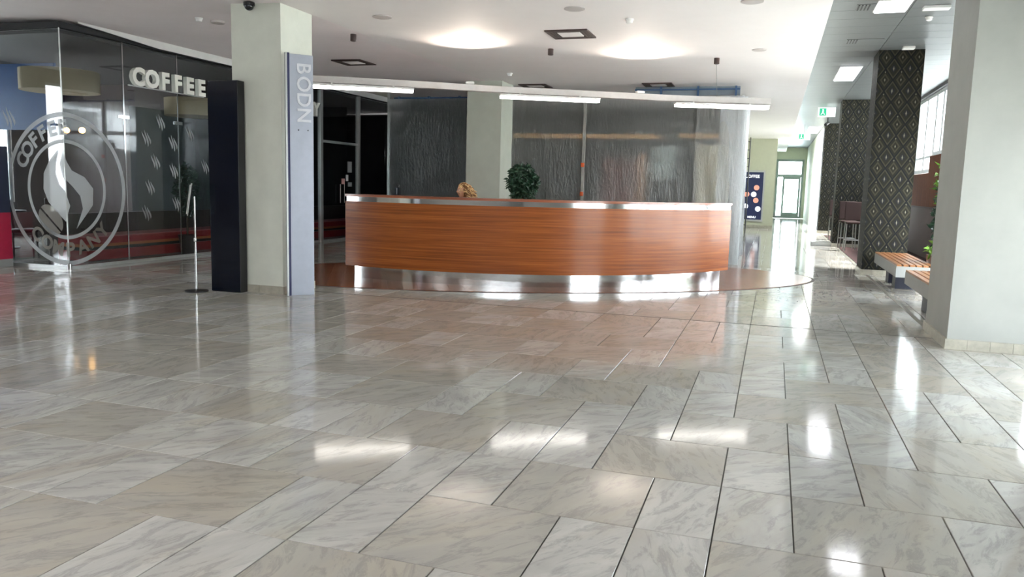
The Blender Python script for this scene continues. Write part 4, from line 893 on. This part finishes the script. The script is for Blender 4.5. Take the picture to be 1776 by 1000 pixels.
# far end things
la = empty('ladder', (-1.05, 29.9, 0), 'dark ladder standing at the end of the plastic side sheet', 'ladder')
for s_ in (-.14, .14): build('rail', MB().tube([(-1.08+s_, 30.3, 0), (-1.08+s_, 30.3, 3.45)], .022, 8), BLACKM, la)
for k in range(11): build('rung', MB().tube([(-1.22, 30.3, .3+k*.3), (-.94, 30.3, .3+k*.3)], .016, 6), BLACKM, la)
single('dark_post', MB().box(-1.40, -1.12, 32.0, 32.3, 0, 1.5), plain('post_brown', (48, 30, 28), .6), 'dark brown waist-high post block beside the poster at the corridor end', 'post', bevel=.01)
ps = empty('poster', (-.9, 34.9, .25), 'dark blue lit menu poster in a silver frame on the far sage wall', 'poster')
PW = (-1.32, -.47)
build('frame', MB().box(PW[0]-.06, PW[1]+.06, 34.9, 34.98, .27, 2.4), ALU, ps); build('sheet', MB().box(PW[0], PW[1], 34.89, 34.9, .35, 2.32), emissive('poster_navy', (20, 30, 66), .4), ps)
PT = emissive('poster_white', (220, 224, 230), .8); PC = emissive('poster_peach', (206, 140, 120), .6)
text_obj('lettering', 'COFFEE', .17, .002, PT, frame3((-.92, 34.885, 2.14), (1, 0, 0), (0, 0, 1)), ps, .004); text_obj('lettering', 'MENU', .12, .002, PT, frame3((-.85, 34.885, .45), (1, 0, 0), (0, 0, 1)), ps, .003)
for x, z, m_ in ((-.72, 1.68, PC), (-1.1, 1.4, PC), (-.72, 1.15, PC), (-.82, 1.4, PT), (-1.12, .9, PT), (-.62, .8, PT)): build('picture', MB().lathe([(.11, 0), (.11, .004)], (0, 0, 0), 16), m_, ps); ob_ = ps.children[-1]
for k, c in enumerate([c for c in ps.children if c.name.startswith('picture')]):
    x, z = ((-.72, 1.68), (-1.1, 1.4), (-.72, 1.15), (-.82, 1.4), (-1.12, .9), (-.62, .8))[k]
    c.data.transform(Matrix.Translation(ps.location)); c.data.transform(Matrix.Rotation(pi/2, 4, 'X')); c.location = Vector((x, 34.888, z))-ps.location

# ================================================================== BENCHES and window-side furniture
def bench(y0, y1, lb):
    t_ = empty('bench', (2.12, (y0+y1)/2, 0), lb, 'bench', 'wood-slatted benches by the windows'); x0, x1 = 1.85, 2.40
    build('frame', MB().box(x0, x1, y0, y0+.03, .26, .43).box(x0, x1, y1-.03, y1, .26, .43).box(x0, x0+.03, y0+.03, y1-.03, .26, .43).box(x1-.03, x1, y0+.03, y1-.03, .26, .43).box(x0+.03, x1-.03, y0+.03, y1-.03, .28, .30), GREYP, t_, label='grey metal apron')
    for k in range(6): build('slat', MB().box(x0+.005+k*.0925, x0+.005+k*.0925+.07, y0-.005, y1+.005, .431, .458), BENCHW, t_)
    for yy in (y0+.85, y1-1.1): build('base_block', MB().box(x0+.12, x1-.12, yy, yy+.35, 0, .28), BASEB, t_, label='dark blue supporting block')
bench(13.34, 16.1, 'slatted wooden bench with grey apron beside the nearest patterned pillar'); bench(10.0, 12.45, 'slatted wooden bench with grey apron partly hidden by the pale right pillar')
for k, (x, y, lb) in enumerate(((2.05, 22.9, 'nearest tall brown chair with steel legs behind the nearest patterned pillar'), (1.98, 24.0-.9+1.0-.35, 'second tall brown chair standing close to the second patterned pillar'), (2.75, 22.4, 'tall brown chair nearer to the window'), (2.0, 28.0, 'tall brown chair beyond the second patterned pillar'))):
    cafe_chair(x, y, R_(92+k*3), lb, 'tall chairs behind the patterned pillars', .30)
# trees outside for the windows and reflections
def tree(x, y, h, seed, lb):
    t_ = empty('tree', (x, y, -.12), lb, 'tree', 'trees outside the glass'); build('trunk', MB().tube([(x, y, -.12), (x+.1, y, h*.5), (x, y+.1, h*.85)], [.16, .12, .05], 8), BARK, t_)
    f = build('crown', foliage((x, y, h*.75), h*.3, h*.3, h*.32, 1300, .34, seed, .2), LEAFD if seed % 2 else LEAFL, t_); f['kind'] = 'stuff'
for k, (x, y, h) in enumerate(((17, 2, 7), (19, 9, 8), (16.5, 16, 6.5), (20, 24, 8), (-24, 1.5, 7), (-23, 7, 6), (-8, -15, 7), (-3, -17, 8))): tree(x, y, h, k+20, 'leafy tree outside the ' + ('right windows, first from the camera', 'right windows, second from the camera', 'right windows beyond the benches', 'far end of the right windows', 'left window, nearer one', 'left window, farther one', 'rear glazing, left one', 'rear glazing, tallest one')[k])
